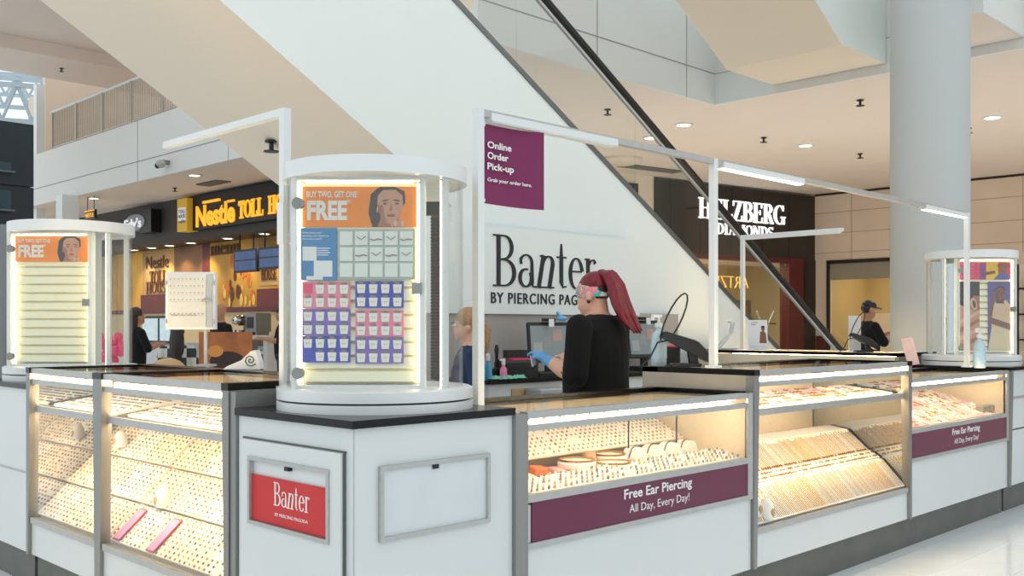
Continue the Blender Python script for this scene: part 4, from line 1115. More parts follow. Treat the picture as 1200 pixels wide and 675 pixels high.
# ================================================================== ROUND DISPLAY DOMES
WOODR = pm('brown_ribbed_wood', (96, 66, 42), .6, var=.2, scale=30)
def dome(label, loc, rz=CAMF, dx=-.04, slats=12, wood=False, hw=.222, mirror=False):
    t = thing('round_display', label, 'display tower', loc, rz)
    MB().lathe([(.363, 0), (.363, .031)], 56).part('base', WPLAS, t, True)
    MB().lathe([(.352, .031), (.352, .038)], 56).part('base_groove', BLACKP, t, True)
    MB().lathe([(.363, .038), (.363, .074), (.35, .08)], 56).part('base_tier', WPLAS, t, True)
    MB().ring_lathe([(.295, .83), (.340, .83), (.340, .888), (.295, .888)], 56).part('top_ring', WPLAS, t, True)
    MB().lathe([(.302, .872), (.302, .884)], 56).part('top_disc', WPLAS, t, True)
    MB().ring_lathe([(.322, .08), (.326, .08), (.326, .83), (.322, .83)], 56).part('curved_glass', GLASSD, t, True)
    x0, x1 = dx - hw, dx + hw
    yf = -.17
    # lit slat wall facing out
    bk = boxpart('slat_wall', SLATB, t, x0 + .018, x1 - .018, yf + .024, yf + .03, .095, .815)
    zs0, zs1 = .10, .69
    sh = (zs1 - zs0) / slats
    sme = MB().add([(x, y, z) for x in (x0 + .026, x1 - .026) for y, z in ((yf + .004, .004), (yf + .016, sh - .012), (yf + .024, sh - .008), (yf + .024, 0))], [(0, 1, 2, 3), (7, 6, 5, 4), (0, 4, 5, 1), (1, 5, 6, 2), (2, 6, 7, 3), (3, 7, 4, 0)]).mesh('slat', LITBOX)
    for k in range(slats):
        s = link('slat', sme, bk); s.location = (0, 0, zs0 + k * sh)
    for xx in (x0 + .0105, x1 - .0105):
        boxpart('led_strip', LEDD, t, xx - .006, xx + .006, yf + .0, yf + .012, .1, .81)
    boxpart('led_strip', LEDD, t, x0 + .03, x1 - .03, yf, yf + .008, .812, .82)  # top strip added to brighten the poster below it
    # door frame
    f = MB().box(x0 - .014, x0 + .004, yf - .03, yf + .03, .08, .83).box(x1 - .004, x1 + .014, yf - .03, yf + .03, .08, .83).box(x0 + .004, x1 - .004, yf - .03, yf + .02, .08, .092).box(x0 + .004, x1 - .004, yf - .03, yf + .02, .82, .83)
    f.part('door_frame', WMETAL, t)
    MB().box(x0 + .004, x1 - .004, yf - .024, yf - .02, .092, .82).part('door_glass', GLASSD, t)
    def lock(x, z, r=.021):
        m = MB(); m.rings([[(x + r * math.cos(2 * PI * q / 16), y, z + r * math.sin(2 * PI * q / 16)) for q in range(16)] for y in (yf - .05, yf - .024)])
        m.part('lock', STEEL, t, True)
    lock(x0 + .012, .735); lock(x0 + .012, .135)
    boxpart('latch', STEEL, t, x1 - .03, x1 + .004, yf - .045, yf - .02, .415, .455)
    # back of the slat wall and slim posts that carry the ring
    boxpart('back_board', pm('pale_back_board', (206, 212, 214), .3) if 'pale_back_board' not in MATS else MATS['pale_back_board'], t, x0 + .01, x1 - .01, yf + .031, yf + .04, .08, .83)
    for a in (-28, 38, 142, 205):
        c, s = math.cos(R(a)) * .305, math.sin(R(a)) * .305
        MB().box(c - .012, c + .012, s - .012, s + .012, .08, .83).part('post', WMETAL, t)
    for a in (-28, 205):
        c, s = math.cos(R(a)) * .29, math.sin(R(a)) * .29
        MB().box(c - .006, c + .006, s - .006, s + .006, .085, .825).part('led_strip', LEDD, t)
    # second display wall, turned away
    w2 = MB().box(-.16, .16, .09, .10, .08, .83).part('rear_wall', MIRROR if mirror else MATS['pale_back_board'], t); w2.rotation_euler = (0, 0, R(24))
    if wood:
        wv = boxpart('wood_strip', WOODR, t, .205, .245, .02, .05, .1, .72)
        rme = MB().box(.203, .247, .012, .02, 0, .006).mesh('rib', BLACKP)
        for k in range(50):
            r_ = link('rib', rme, wv); r_.location = (0, 0, .105 + k * .0122)
        boxpart('dark_header', BLACKP, t, .175, .25, .02, .05, .72, .77)
    return t, x0, x1, yf, wm(loc, rz)

def disc(cx, cz, rx, rz, n=20, a0=0, a1=360, rot=0.0):
    out = []
    for i in range(n):
        a = R(a0 + (a1 - a0) * i / (n if a1 - a0 == 360 else n - 1))
        x, z = rx * math.cos(a), rz * math.sin(a)
        out.append((cx + x * math.cos(rot) - z * math.sin(rot), cz + x * math.sin(rot) + z * math.cos(rot)))
    return out
class Print:
    """flat printed shapes laid one over another on a card that faces -y"""
    def __init__(self): self.mb, self.mats, self.k = MB(), [], 0
    def add(self, pts, mat):
        if mat not in self.mats: self.mats.append(mat)
        self.k += 1
        y = -.0004 - .00012 * self.k
        self.mb.add([(x, y, z) for x, z in pts], [tuple(range(len(pts)))], self.mats.index(mat))
    def part(self, parent, name='print'): return self.mb.part(name, self.mats, parent)
SK1 = pm('print_skin_light', (206, 150, 122), .5, var=.05, scale=30); SK1d = pm('print_skin_mid', (168, 108, 84), .5, var=.05)
SK2 = pm('print_skin_brown', (132, 84, 62), .5, var=.05, scale=30); SK2d = pm('print_skin_deep', (92, 54, 40), .5); SK3 = pm('print_skin_high', (226, 176, 150), .5)
HAIRP = pm('print_hair', (44, 30, 28), .5, var=.2, scale=40); LIPP = pm('print_lip', (152, 72, 66), .5)
def portrait(P, cx, cz, h, skin, skd, hair, tilt=0.0, long=True):
    """generic face print, h = face height"""
    w = h * .74
    def e(dx, dz, rx, rz, rot=0.0, n=18): return disc(cx + dx * h, cz + dz * h, rx * h, rz * h, n, rot=rot)
    if long:
        P.add([(cx - .62 * h, cz - .2 * h), (cx - .55 * h, cz + .35 * h), (cx - .3 * h, cz + .62 * h), (cx + .15 * h, cz + .66 * h), (cx + .42 * h, cz + .42 * h), (cx + .44 * h, cz + .1 * h), (cx - .1 * h, cz - .6 * h), (cx - .5 * h, cz - .62 * h)], hair)
    else:
        P.add(e(0, .26, .40, .34), hair)
    P.add([(cx - .22 * h, cz - .2 * h), (cx + .2 * h, cz - .2 * h), (cx + .3 * h, cz - .74 * h), (cx - .36 * h, cz - .74 * h)], skd)
    P.add([(cx - .35 * h, cz + .3 * h), (cx - .2 * h, cz + .46 * h), (cx + .16 * h, cz + .47 * h), (cx + .36 * h, cz + .3 * h), (cx + .37 * h, cz), (cx + .28 * h, cz - .3 * h), (cx + .08 * h, cz - .5 * h), (cx - .08 * h, cz - .5 * h), (cx - .28 * h, cz - .28 * h), (cx - .37 * h, cz)], skin)
    P.add([(cx - .37 * h, cz + .05 * h), (cx - .2 * h, cz + .02 * h), (cx - .16 * h, cz - .3 * h), (cx - .06 * h, cz - .48 * h), (cx - .28 * h, cz - .28 * h)], skd)
    for s in (-1, 1):
        P.add(e(s * .17 + .03, .16, .11, .018, R(-8 * s)), hair)
        P.add(e(s * .17 + .03, .07, .075, .032), skd)
        P.add(e(s * .17 + .03, .068, .026, .024), hair)
    P.add([(cx + .03 * h, cz + .08 * h), (cx + .07 * h, cz - .12 * h), (cx + .02 * h, cz - .15 * h), (cx - .02 * h, cz - .12 * h)], skd)
    P.add(e(.03, -.27, .12, .04), LIPP); P.add(e(.03, -.263, .11, .006), skd)
def orange_poster(parent, x0, x1, z0, z1, yy):
    w, h = x1 - x0, z1 - z0
    card = boxpart('card', ORANGE, parent, x0, x1, yy - .0, yy + .003, z0, z1)
    P = Print()
    cx, cz = x0 + w * .76, z0 + h * .52
    hh = h * .86
    portrait(P, cx, cz, hh, SK1, SK1d, HAIRP)
    # clip shapes that spill over the edge: keep inside the card
    P.mb.v = [(min(max(x, x0 + .001), x1 - .001), y, min(max(z, z0 + .001), z1 - .001)) for x, y, z in P.mb.v]
    for q in range(4):
        P.add(disc(cx + (.06 + .1 * q) * hh, z0 + .09 * h + .01 * (q % 2) * h, .055 * hh, .09 * h, 12), SK3 if q % 2 else SK1)
    P.add(disc(cx - .36 * hh, cz - .1 * hh, .02 * hh, .1 * hh, 10), GOLD)
    o = P.part(parent); o.location.y = yy
    shift(text_mb('BUY TWO, GET ONE', h * .15, w * .43, .025, .0008), x0 + w * .05, yy - .0005, z0 + h * .74).part('lettering', WINK, parent)
    shift(text_mb('FREE', h * .46, w * .34, .04, .0008), x0 + w * .055, yy - .0005, z0 + h * .2).part('lettering', WINK, parent)
    shift(text_mb('*', h * .2, None, 0, .0008), x0 + w * .39, yy - .0005, z0 + h * .5).part('lettering', WINK, parent)
def hung(T, label, name, cat, grp=None):
    t = thing(name, label, cat, (0, 0, 0), 0, grp); t.matrix_world = T.copy(); return t

# --- front dome
D1 = dome('round white display tower full of earring cards on the corner cabinet', (2.27, 2.99, 1.071), dx=-.036, wood=True)
t, x0, x1, yf, T = D1
po = hung(T, 'orange BUY TWO GET ONE FREE poster with woman in the front dome', 'promo_poster', 'poster')
yy = yf + .004
orange_poster(po, x0 + .012, x1 - .012, .655, .80, yy)
ib = hung(T, 'blue information card with white squares in the front dome', 'info_card', 'card')
boxpart('card', SKYBL, ib, x0 + .012, x0 + .142, yy - .006, yy, .465, .652)
for (a, b, c, d) in ((.012, .062, .535, .585), (.052, .118, .478, .535), (.026, .084, .467, .480)): boxpart('white_square', WINK, ib, x0 + .008 + a, x0 + .008 + b, yy - .0075, yy - .006, c, d)
for q in range(3): shift(text_mb(('When does your', 'jewelry set deserve', 'the best care?')[q], .0065, (.07, .095, .07)[q], .01, .0005), x0 + .018, yy - .0065, .632 - .011 * q).part('lettering', WINK, ib)
for q in range(4): boxpart('text_line', WINK, ib, x0 + .072, x0 + .118 - .006 * (q % 2), yy - .0068, yy - .006, .578 - .008 * q, .581 - .008 * q)
ct = hung(T, 'clear tray of bracelets and necklaces beside the blue card', 'clear_tray', 'tray')
xa, xb2, za, zb = x0 + .145, x1 - .022, .468, .648
boxpart('backing', pm('pale_green_tray', (178, 190, 178), .4), ct, xa, xb2, yy - .008, yy, za, zb)
cw, chh = (xb2 - xa - .01) / 5, (zb - za - .01) / 3
cme = MB().box(.004, cw - .004, -.005, 0, .004, chh - .004).mesh('pocket', pm('pocket_white', (236, 238, 232), .3))
nk = [MB().tube([(cw * .12, -.007, chh * .42), (cw * .35, -.009, chh * .36), (cw * .6, -.008, chh * .44), (cw * .9, -.007, chh * .4)], .0022, 5).mesh('necklace', GEM), MB().tube([(cw * .2, -.007, chh * .6), (cw * .5, -.009, chh * .4), (cw * .8, -.007, chh * .62)], .0015, 5).mesh('necklace', GEM)]
for i in range(5):
    for j in range(3):
        c = link('pocket', cme, ct); c.location = (xa + .005 + i * cw, yy - .008, za + .005 + j * chh)
        if j > 0 and i > 0:
            q = link('necklace', nk[(i + j) % 2], c)
TRAYL = [('pink earring card tray with one hot pink gap, left column', PINK), ('royal blue earring card tray in the right column by the latch', BLUE),
         ('lilac earring card tray in the left column', PURPLE), ('pink earring card tray in the right column', PINK),
         ('royal blue earring card tray with a missing card, left column', BLUE), ('lilac earring card tray at the bottom of the right column', PURPLE)]
tw_, th = .172, .0945
cw, chh = tw_ / 4, th / 2
card_me = MB().prism_y([(.009, .005), (cw - .009, .005), (cw - .006, chh - .011), (.006, chh - .011)], -.012, -.006).mesh('earring_card', PADW)
tab_me = MB().box(cw * .3, cw * .7, -.013, -.006, chh - .009, chh - .002).mesh('hanger_tab', GEM)
studp = MB().box(cw * .4, cw * .44, -.0135, -.012, chh * .4, chh * .5).box(cw * .58, cw * .62, -.0135, -.012, chh * .4, chh * .5).mesh('stud', GOLD)
for q, (lb, mt) in enumerate(TRAYL):
    colx = q % 2; row = q // 2
    tr = hung(T, lb, 'earring_card_tray', 'tray', 'coloured earring card trays')
    xt = x0 + (.018 if colx == 0 else .208); zt_ = .365 - row * .0965 - (.0 if colx == 0 else .004)
    if colx == 1 and row == 0: zt_ += .006
    b = boxpart('tray', mt, tr, xt, xt + tw_, yy - .006, yy, zt_, zt_ + th)
    boxpart('rim', mt, tr, xt, xt + tw_, yy - .012, yy - .006, zt_ + th - .003, zt_ + th)
    for i in range(4):
        for j in range(2):
            if q == 0 and (i, j) == (0, 1):
                boxpart('hot_pink_card', HOTPINK, tr, xt + .006, xt + cw - .006, yy - .01, yy - .006, zt_ + chh + .006, zt_ + 2 * chh - .008); continue
            if q == 4 and (i, j) == (0, 0): continue
            c = link('earring_card', card_me, tr); c.location = (xt + i * cw, yy, zt_ + j * chh)
            link('hanger_tab', tab_me, c); link('stud', studp, c)

# --- left dome: empty slat wall
D2 = dome('round white display tower with empty lit slats, left end', (2.27, 5.87, 1.071), dx=-.043, slats=12)
t, x0, x1, yf, T = D2
po = hung(T, 'orange BUY TWO GET ONE FREE poster over the empty slats', 'promo_poster', 'poster')
orange_poster(po, x0 + .012, x1 - .012, .665, .81, yf + .004)

# --- right dome: portrait posters
D3 = dome('round white display tower with two portrait posters, far corner', (8.14, 3.0, 1.071), dx=.035, hw=.215, mirror=True)
t, x0, x1, yf, T = D3
yy = yf + .004
b3 = hung(T, 'pink yellow and purple banner atop the far dome', 'promo_banner', 'poster')
boxpart('card', HOTPINK, b3, x0 + .012, x1 - .012, yy, yy + .003, .665, .80)
P = Print(); w = x1 - x0 - .024; xa = x0 + .012
P.add([(xa + w * .52, .666), (xa + w * .75, .666), (xa + w * .75, .799), (xa + w * .52, .799)], pm('print_yellow', (250, 204, 40), .5))
P.add([(xa + w * .40, .666), (xa + w * .52, .666), (xa + w * .52, .799), (xa + w * .40, .799)], pm('print_violet', (150, 60, 160), .5))
P.add([(xa + w * .75, .666), (xa + w * .999, .666), (xa + w * .999, .799), (xa + w * .75, .799)], pm('print_crimson', (206, 40, 60), .5))
P.add([(xa + w * .42, .69), (xa + w * .7, .715), (xa + w * .68, .735), (xa + w * .42, .72)], SK2)
P.add(disc(xa + w * .85, .775, .05, .024), pm('print_redhair', (176, 44, 44), .5))
P.add(disc(xa + w * .84, .748, .026, .034), SK2)
P.add([(xa + w * .66, .666), (xa + w * .99, .666), (xa + w * .93, .71), (xa + w * .76, .71)], pm('print_denim', (60, 96, 170), .5))
o = P.part(b3); o.location.y = yy
for q in range(4): shift(text_mb(('PIERCE', 'YOUR', 'WAY', 'HERE')[q], .014, w * .25, .0, .0008), xa + w * .04, yy - .0005, .775 - .03 * q).part('lettering', pm('print_palepink', (250, 150, 190), .5) if 'print_palepink' not in MATS else MATS['print_palepink'], b3)
xm = x0 + (x1 - x0) * .47
pa = hung(T, 'poster of a hand raised to an ear beside dark hair', 'portrait_poster', 'poster')
boxpart('card', SK1, pa, x0 + .012, xm - .03, yy, yy + .003, .115, .65)
P = Print(); a, b = x0 + .012, xm - .03; W_ = b - a
P.add([(a, .48), (a + W_ * .35, .44), (a + W_ * .75, .5), (b, .52), (b, .65), (a, .65)], HAIRP)
P.add([(a + W_ * .5, .44), (b, .40), (b, .54), (a + W_ * .7, .54)], SK1d)
P.add(disc(a + W_ * .72, .475, W_ * .16, .05, rot=.2), SK3); P.add(disc(a + W_ * .74, .475, W_ * .08, .03, rot=.2), SK2d)
for q in range(4):
    z = .14 + .065 * q
    P.add([(a + W_ * .02, z - .02), (a + W_ * .5, z + .02), (a + W_ * .98, z + .07), (a + W_ * .98, z + .095), (a + W_ * .5, z + .055), (a + W_ * .02, z + .02)], SK3 if q % 2 else SK1d)
P.add(disc(a + W_ * .66, .44, .006, .012), GOLD)
o = P.part(pa); o.location.y = yy
pb = hung(T, 'poster of a seated man in cream top on purple', 'portrait_poster', 'poster')
a, b = xm + .035, x1 - .014; W_ = b - a
boxpart('card', pm('print_purple_bg', (104, 84, 150), .5, var=.06), pb, a, b, yy, yy + .003, .115, .65)
P = Print()
KNIT = pm('print_cream_knit', (222, 190, 160), .5, var=.05, scale=40); PANT = pm('print_cream_pant', (226, 206, 170), .5)
P.add([(a, .116), (a + W_ * .95, .116), (b, .34), (a + W_ * .2, .34)], PANT)
P.add([(a + W_ * .15, .3), (b, .3), (b, .46), (a + W_ * .8, .505), (a + W_ * .35, .5), (a + W_ * .08, .42)], KNIT)
P.add([(a + W_ * .05, .33), (b, .27), (b, .32), (a + W_ * .1, .375)], SK2)
P.add([(a + W_ * .02, .36), (a + W_ * .16, .36), (a + W_ * .34, .56), (a + W_ * .24, .575)], SK2)
portrait(P, a + W_ * .54, .555, .10, SK2, SK2d, HAIRP, long=False)
P.mb.v = [(min(max(x, a), b), y, z) for x, y, z in P.mb.v]
o = P.part(pb); o.location.y = yy

# ================================================================== THINGS ON THE COUNTERS
LIQ = pm('clear_blue_gel', (196, 222, 232), .15, var=.02, alpha=.75)
LBL = pm('blue_label', (176, 206, 224), .4)
def sanitizer(label, loc, s=1.0, rz=0.0):
    t = thing('sanitizer_bottle', label, 'bottle', loc, rz)
    MB().lathe([(.04 * s, 0), (.044 * s, .01 * s), (.044 * s, .12 * s), (.036 * s, .15 * s), (.016 * s, .165 * s), (.016 * s, .18 * s)], 20, sy=.75).part('bottle', LIQ, t, True)
    MB().lathe([(.0445 * s, .035 * s), (.0445 * s, .1 * s)], 20, sy=.75).part('bottle_label', LBL, t, True)
    MB().lathe([(.018 * s, .178 * s), (.018 * s, .196 * s), (.007 * s, .2 * s), (.007 * s, .225 * s)], 12).part('pump_collar', WPLAS, t, True)
    MB().box(-.045 * s, .014 * s, -.009 * s, .009 * s, .223 * s, .237 * s).box(-.05 * s, -.042 * s, -.007 * s, .007 * s, .21 * s, .232 * s).part('pump_head', WPLAS, t)
def counter_pt(px, z, Y=None, X=None, d=None):
    if Y is not None: x = X_at(px, Y); return (x, Y, z)
    if X is not None: return (X, Y_at(px, X), z)
sanitizer('clear sanitizer pump bottle at the back corner of the chain case', counter_pt(772, 1.161, Y=3.215), 1.16)
sanitizer('clear sanitizer pump bottle in front of the far poster dome', counter_pt(1148, 1.072, Y=2.70), 1.22)
def terminal(label, loc, rz, loop=True, s=1.0):
    t = thing('card_terminal', label, 'card terminal', loc, rz)
    MB().bev(-.07 * s, .07 * s, -.05 * s, .05 * s, 0, .016 * s, .008).part('base', BLACKP, t)
    MB().prism_y([(.02 * s, .01 * s), (.06 * s, .01 * s), (.05 * s, .06 * s), (.01 * s, .07 * s)], -.02 * s, .02 * s).part('stem', BLACKP, t)
    body = MB().prism_y([(.10 * s, .02 * s), (.115 * s, .05 * s), (.05 * s, .115 * s), (-.10 * s, .16 * s), (-.115 * s, .135 * s), (-.02 * s, .085 * s)], -.042 * s, .042 * s).part('body', BLACKP, t)
    MB().prism_y([(.047 * s, .1175 * s), (-.09 * s, .159 * s), (-.09 * s, .161 * s), (.047 * s, .1195 * s)], -.032 * s, .032 * s).part('screen', pm('terminal_screen', (70, 76, 84), .15) if 'terminal_screen' not in MATS else MATS['terminal_screen'], body)
    MB().prism_y([(.108 * s, .06 * s), (.056 * s, .112 * s), (.057 * s, .114 * s), (.11 * s, .062 * s)], -.03 * s, .03 * s).part('keypad', pm('terminal_keys', (150, 150, 150), .4) if 'terminal_keys' not in MATS else MATS['terminal_keys'], body)
    if loop:
        pts = []
        for k in range(15):
            a = R(-150 + 300 * k / 14)
            pts.append((-.10 * s + .115 * s * math.sin(a) * .33 + .055 * s * (math.cos(a) + 1) * .9, 0.0 + .01 * math.sin(a), .22 * s + .115 * s * math.cos(a)))
        pts = [(-.11 * s, .0, .14 * s)] + pts + [(-.125 * s, .01, .11 * s), (-.16 * s, .012, .04 * s), (-.2 * s, .01, .002)]
        MB().tube(pts, .0042 * s, 6).part('cable', BLACKR, t, True)
    return t
terminal('black card terminal with looped cable on the chain case', (X_at(803, 3.05), 3.05, 1.161), R(-45), True, 1.15)
terminal('black card terminal on the far side of the kiosk', (7.85, Y_at(1012, 7.85), 1.161), R(-45), True, .98)
# stands of cards and acrylic
def card_stand(label, loc, rz, w, h, mat, tilt=R(-8)):
    t = thing('card_stand', label, 'card stand', loc, rz)
    c = MB().box(-w / 2, w / 2, 0, .006, 0, h).part('card', mat, t); c.rotation_euler = (tilt, 0, 0)
    f = MB().prism_z([(-w / 2, -.01), (w / 2, -.01), (w / 2, .06), (-w / 2, .06)], 0, .006).part('foot', ACRYL, t)
    return t, c
cs, c = card_stand('white card with a shirtless man photo standing on the far counter', (7.86, Y_at(889, 7.86), 1.164), R(-45), .17, .27, WPLAS)
P = Print()
P.add([(.01, .06), (.075, .06), (.07, .15), (.05, .17), (.02, .165)], SK2); P.add(disc(.045, .19, .016, .024), SK2); P.add(disc(.045, .206, .017, .012), HAIRP)
o = P.part(c)
boxpart('text_line', VG, c, -.06, -.02, -.002, 0, .225, .232); boxpart('text_line', VG, c, -.06, -.0, -.002, 0, .245, .25)
boxpart('text_line', LBL, c, -.075, .075, -.002, 0, .03, .034)
at_ = thing('acrylic_riser', 'clear bent acrylic riser behind the middle light pole', 'acrylic stand', (7.83, Y_at(851, 7.83), 1.164), R(-45))
MB().prism_y([(-.09, 0), (.09, 0), (.09, .008), (-.06, .012), (.05, .15), (.07, .24), (.03, .26), (.02, .25), (.05, .235), (.035, .155), (-.09, .012)], -.06, .06).part('riser', pm('frosted_acrylic', (214, 222, 226), .25, alpha=.55), at_)
at_ = thing('acrylic_screen', 'tall pale acrylic screen beside the far card terminal', 'acrylic screen', (7.95, Y_at(1002, 7.95), 1.164), R(-45))
MB().box(-.05, .05, 0, .02, 0, .30).part('panel', pm('pale_acrylic_panel', (226, 224, 222), .3), at_); MB().box(-.055, .055, -.03, .05, 0, .01).part('foot', WPLAS, at_)
br = thing('brochure_holder', 'pink brochure leaning in a holder left of the far dome', 'brochure holder', (7.72, Y_at(1071, 7.72), 1.072), R(-45))
b_ = MB().box(-.045, .045, -.004, .004, 0, .22).part('brochure', pm('pink_brochure', (236, 200, 190), .5, var=.08, scale=14), br); b_.rotation_euler = (R(-14), R(-10), 0)
MB().box(-.05, .05, -.03, .06, 0, .012).part('holder', ACRYL, br)
# locked earring panel on a post, left run
lp_ = at_d(224, 383, 5.2)
lc = thing('locking_panel', 'white locking earring panel on a slim post above the left cases', 'earring panel', (lp_.x, lp_.y, 1.164), CAMF)
boxpart('post', STEELH, lc, .066, .082, .0, .016, 0, .2)
MB().box(.03, .12, -.03, .05, 0, .01).part('foot', STEELH, lc)
bd = MB().bev(-.13, .13, -.02, .03, .192, .492, .008).part('panel', WPLAS, lc)
boxpart('door', pm('panel_door', (216, 212, 204), .4), lc, -.115, .085, -.026, -.02, .205, .48)
boxpart('handle_strip', STEELH, lc, .09, .118, -.026, -.02, .205, .48)
MB().tube([(.065, -.032, .343), (.115, -.036, .347)], .006, 6).part('latch', CHROME, lc)
for k in range(4): boxpart('hinge', STEELH, lc, -.128 if k < 2 else .12, -.118 if k < 2 else .13, -.028, -.02, .225 + .2 * (k % 2), .245 + .2 * (k % 2))
sme = MB().box(-.0025, .0025, -.029, -.026, -.003, .003).mesh('stud', SILVER)
for r_ in range(6):
    if r_ == 4:
        shift(text_mb('PIERCING PRICE', .01, .13, .0, .0006), -.095, -.0262, .262).part('lettering', VG, lc)
        continue
    for k in range(9):
        s = link('stud', sme, lc); s.location = (-.1 + .021 * k, 0, .455 - .036 * r_)
    boxpart('row_line', VG, lc, -.105, .075, -.0264, -.026, .445 - .036 * r_, .4456 - .036 * r_)
# folded paper with a swirl print
pp = at_d(284, 383, 4.9)
pb_ = thing('paper_bag', 'crumpled white paper with a swirl print behind the left cases', 'paper', (pp.x, pp.y, 1.161), CAMF)
mb = MB(); mb.prism_y([(-.09, 0), (.09, 0), (.088, .035), (.07, .095), (.045, .088), (.0, .045), (-.07, .015)], -.02, .06); mb.part('paper', WINK, pb_)
pts = [(.045 + .006 * k * .35 * math.cos(k * .8), -.022, .045 + .006 * k * .35 * math.sin(k * .8)) for k in range(16)]
MB().tube(pts, .0025, 5).part('swirl', BLACKP, pb_)

# back counter: tills and clutter
SCR = pm('till_screen', (120, 128, 126), .15, emit=(150, 158, 154), estr=.16)
def till(label, px, Y, w=.34, h=.31, rz=R(-30)):
    x = X_at(px, Y)
    t = thing('till_monitor', label, 'monitor', (x, Y, 1.0), rz, 'tills')
    MB().bev(-.12, .12, -.09, .1, 0, .03, .01).part('foot', BLACKP, t)
    boxpart('neck', BLACKP, t, -.03, .03, .03, .06, .03, .2)
    b = MB().bev(-w / 2, w / 2, -.02, .02, 0, h, .008).part('housing', BLACKP, t); b.location = (0, .01, .10); b.rotation_euler = (R(-12), 0, 0)
    boxpart('screen', SCR, b, -w / 2 + .022, w / 2 - .022, -.022, -.02, .03, h - .03)
    for k in range(3): boxpart('screen_window', pm('screen_grey%d' % k, ((168, 172, 168), (150, 150, 148), (190, 150, 140))[k], .3) if 'screen_grey%d' % k not in MATS else MATS['screen_grey%d' % k], b, -w / 2 + .04 + .08 * k, -w / 2 + .11 + .08 * k, -.0235, -.022, .06 + .05 * k, .15 + .05 * k)
    cm = MB().box(-.05, .05, -.03, .02, h + .0, h + .025).part('camera_bar', BLACKP, t); cm.location = (0, .05, .1)
    boxpart('tape', WPLAS, t, -.02, .02, -.03, -.02, h + .06, h + .12)
    return t
till('till monitor left of the worker with a blue cloth on top', 645, 5.15)
till('till monitor partly hidden right of the worker', 758, 5.25, .36, .33, R(-20))
bl = thing('blue_glove', 'light blue glove lying on top of the till monitor', 'glove', (X_at(655, 5.15), 5.12, 1.415), R(-30))
MB().ball((0, 0, .02), .045, .03, .022, 10, 6).tube([(.0, 0, .02), (-.03, -.01, .05), (-.04, -.01, .07)], .012, 6).part('cuff', pm('glove_blue', (110, 176, 226), .5, var=.06), bl, True)
def bc_pt(px, Y=5.1): return (X_at(px, Y), Y, 1.0)
pr = thing('label_printer', 'black printer with a magenta pad on the back counter', 'printer', bc_pt(605, 5.12), R(-20))
MB().bev(-.14, .14, -.1, .1, 0, .13, .02).part('body', BLACKP, pr); boxpart('slot', SHADOWG, pr, -.1, .1, -.102, -.1, .06, .08)
MB().box(-.06, .08, -.07, .05, .13, .142).part('magenta_pad', HOTPINK, pr)
MB().box(-.07, .1, .02, .08, .142, .2).part('rear_box', BLACKP, pr)
for k, (px, lb, c1, h) in enumerate(((572, 'blue capped spray bottle at the pole end of the back counter', (80, 160, 200), .17), (590, 'small pink labelled bottle before the printer', (232, 130, 170), .13))):
    bt = thing('small_bottle', lb, 'bottle', bc_pt(px, 5.0), 0)
    MB().lathe([(.026, 0), (.026, h * .55), (.012, h * .7), (.012, h * .8)], 14).part('bottle', pm('bottle_body_%d' % k, c1, .3), bt, True)
    MB().lathe([(.014, h * .8), (.014, h)], 10).part('cap', WPLAS, bt)
    MB().box(-.03, .01, -.008, .008, h, h + .015).part('nozzle', WPLAS, bt)
bt = thing('brush', 'black brush standing upright on the back counter', 'brush', bc_pt(582, 5.2), 0)
MB().lathe([(.03, 0), (.035, .06), (.012, .08), (.012, .17), (.018, .2), (.01, .24)], 10).part('handle', BLACKP, bt, True)
gc = thing('green_cloth', 'crumpled mint green cloth on the back counter', 'cloth', bc_pt(592, 4.97), 0)
random.seed(5); mb = MB(); rs = []
N = 14
vs, fs = [], []
for i in range(N):
    for j in range(8):
        vs.append((-.16 + .32 * i / (N - 1), -.07 + .14 * j / 7, .006 + random.uniform(0, .028) * (1 if 0 < i < N - 1 and 0 < j < 7 else .2)))
for i in range(N - 1):
    for j in range(7): fs.append((i * 8 + j, (i + 1) * 8 + j, (i + 1) * 8 + j + 1, i * 8 + j + 1))
mb.add(vs, fs); mb.part('cloth', pm('mint_cloth', (120, 190, 164), .8, var=.1, scale=30), gc, True)
cd = thing('cash_drawer', 'grey cash drawer unit under the back counter edge', 'cash drawer', (X_at(640, 4.9), 4.80, .80), 0)
MB().bev(-.16, .16, 0, .16, 0, .13, .01).part('box', pm('drawer_grey', (176, 182, 184), .4, .2), cd)
boxpart('slot', BLACKP, cd, -.12, -.05, -.006, 0, .05, .085); boxpart('slot', BLACKP, cd, .06, .12, -.006, 0, .05, .085)
bx = thing('black_box', 'small black box with pink top behind the card terminal', 'box', (X_at(788, 3.25), 3.25, 1.161), R(-45))
MB().bev(-.04, .04, -.03, .03, 0, .1, .005).part('box', BLACKP, bx); MB().box(-.036, .036, -.026, .026, .1, .108).part('lid', HOTPINK, bx)

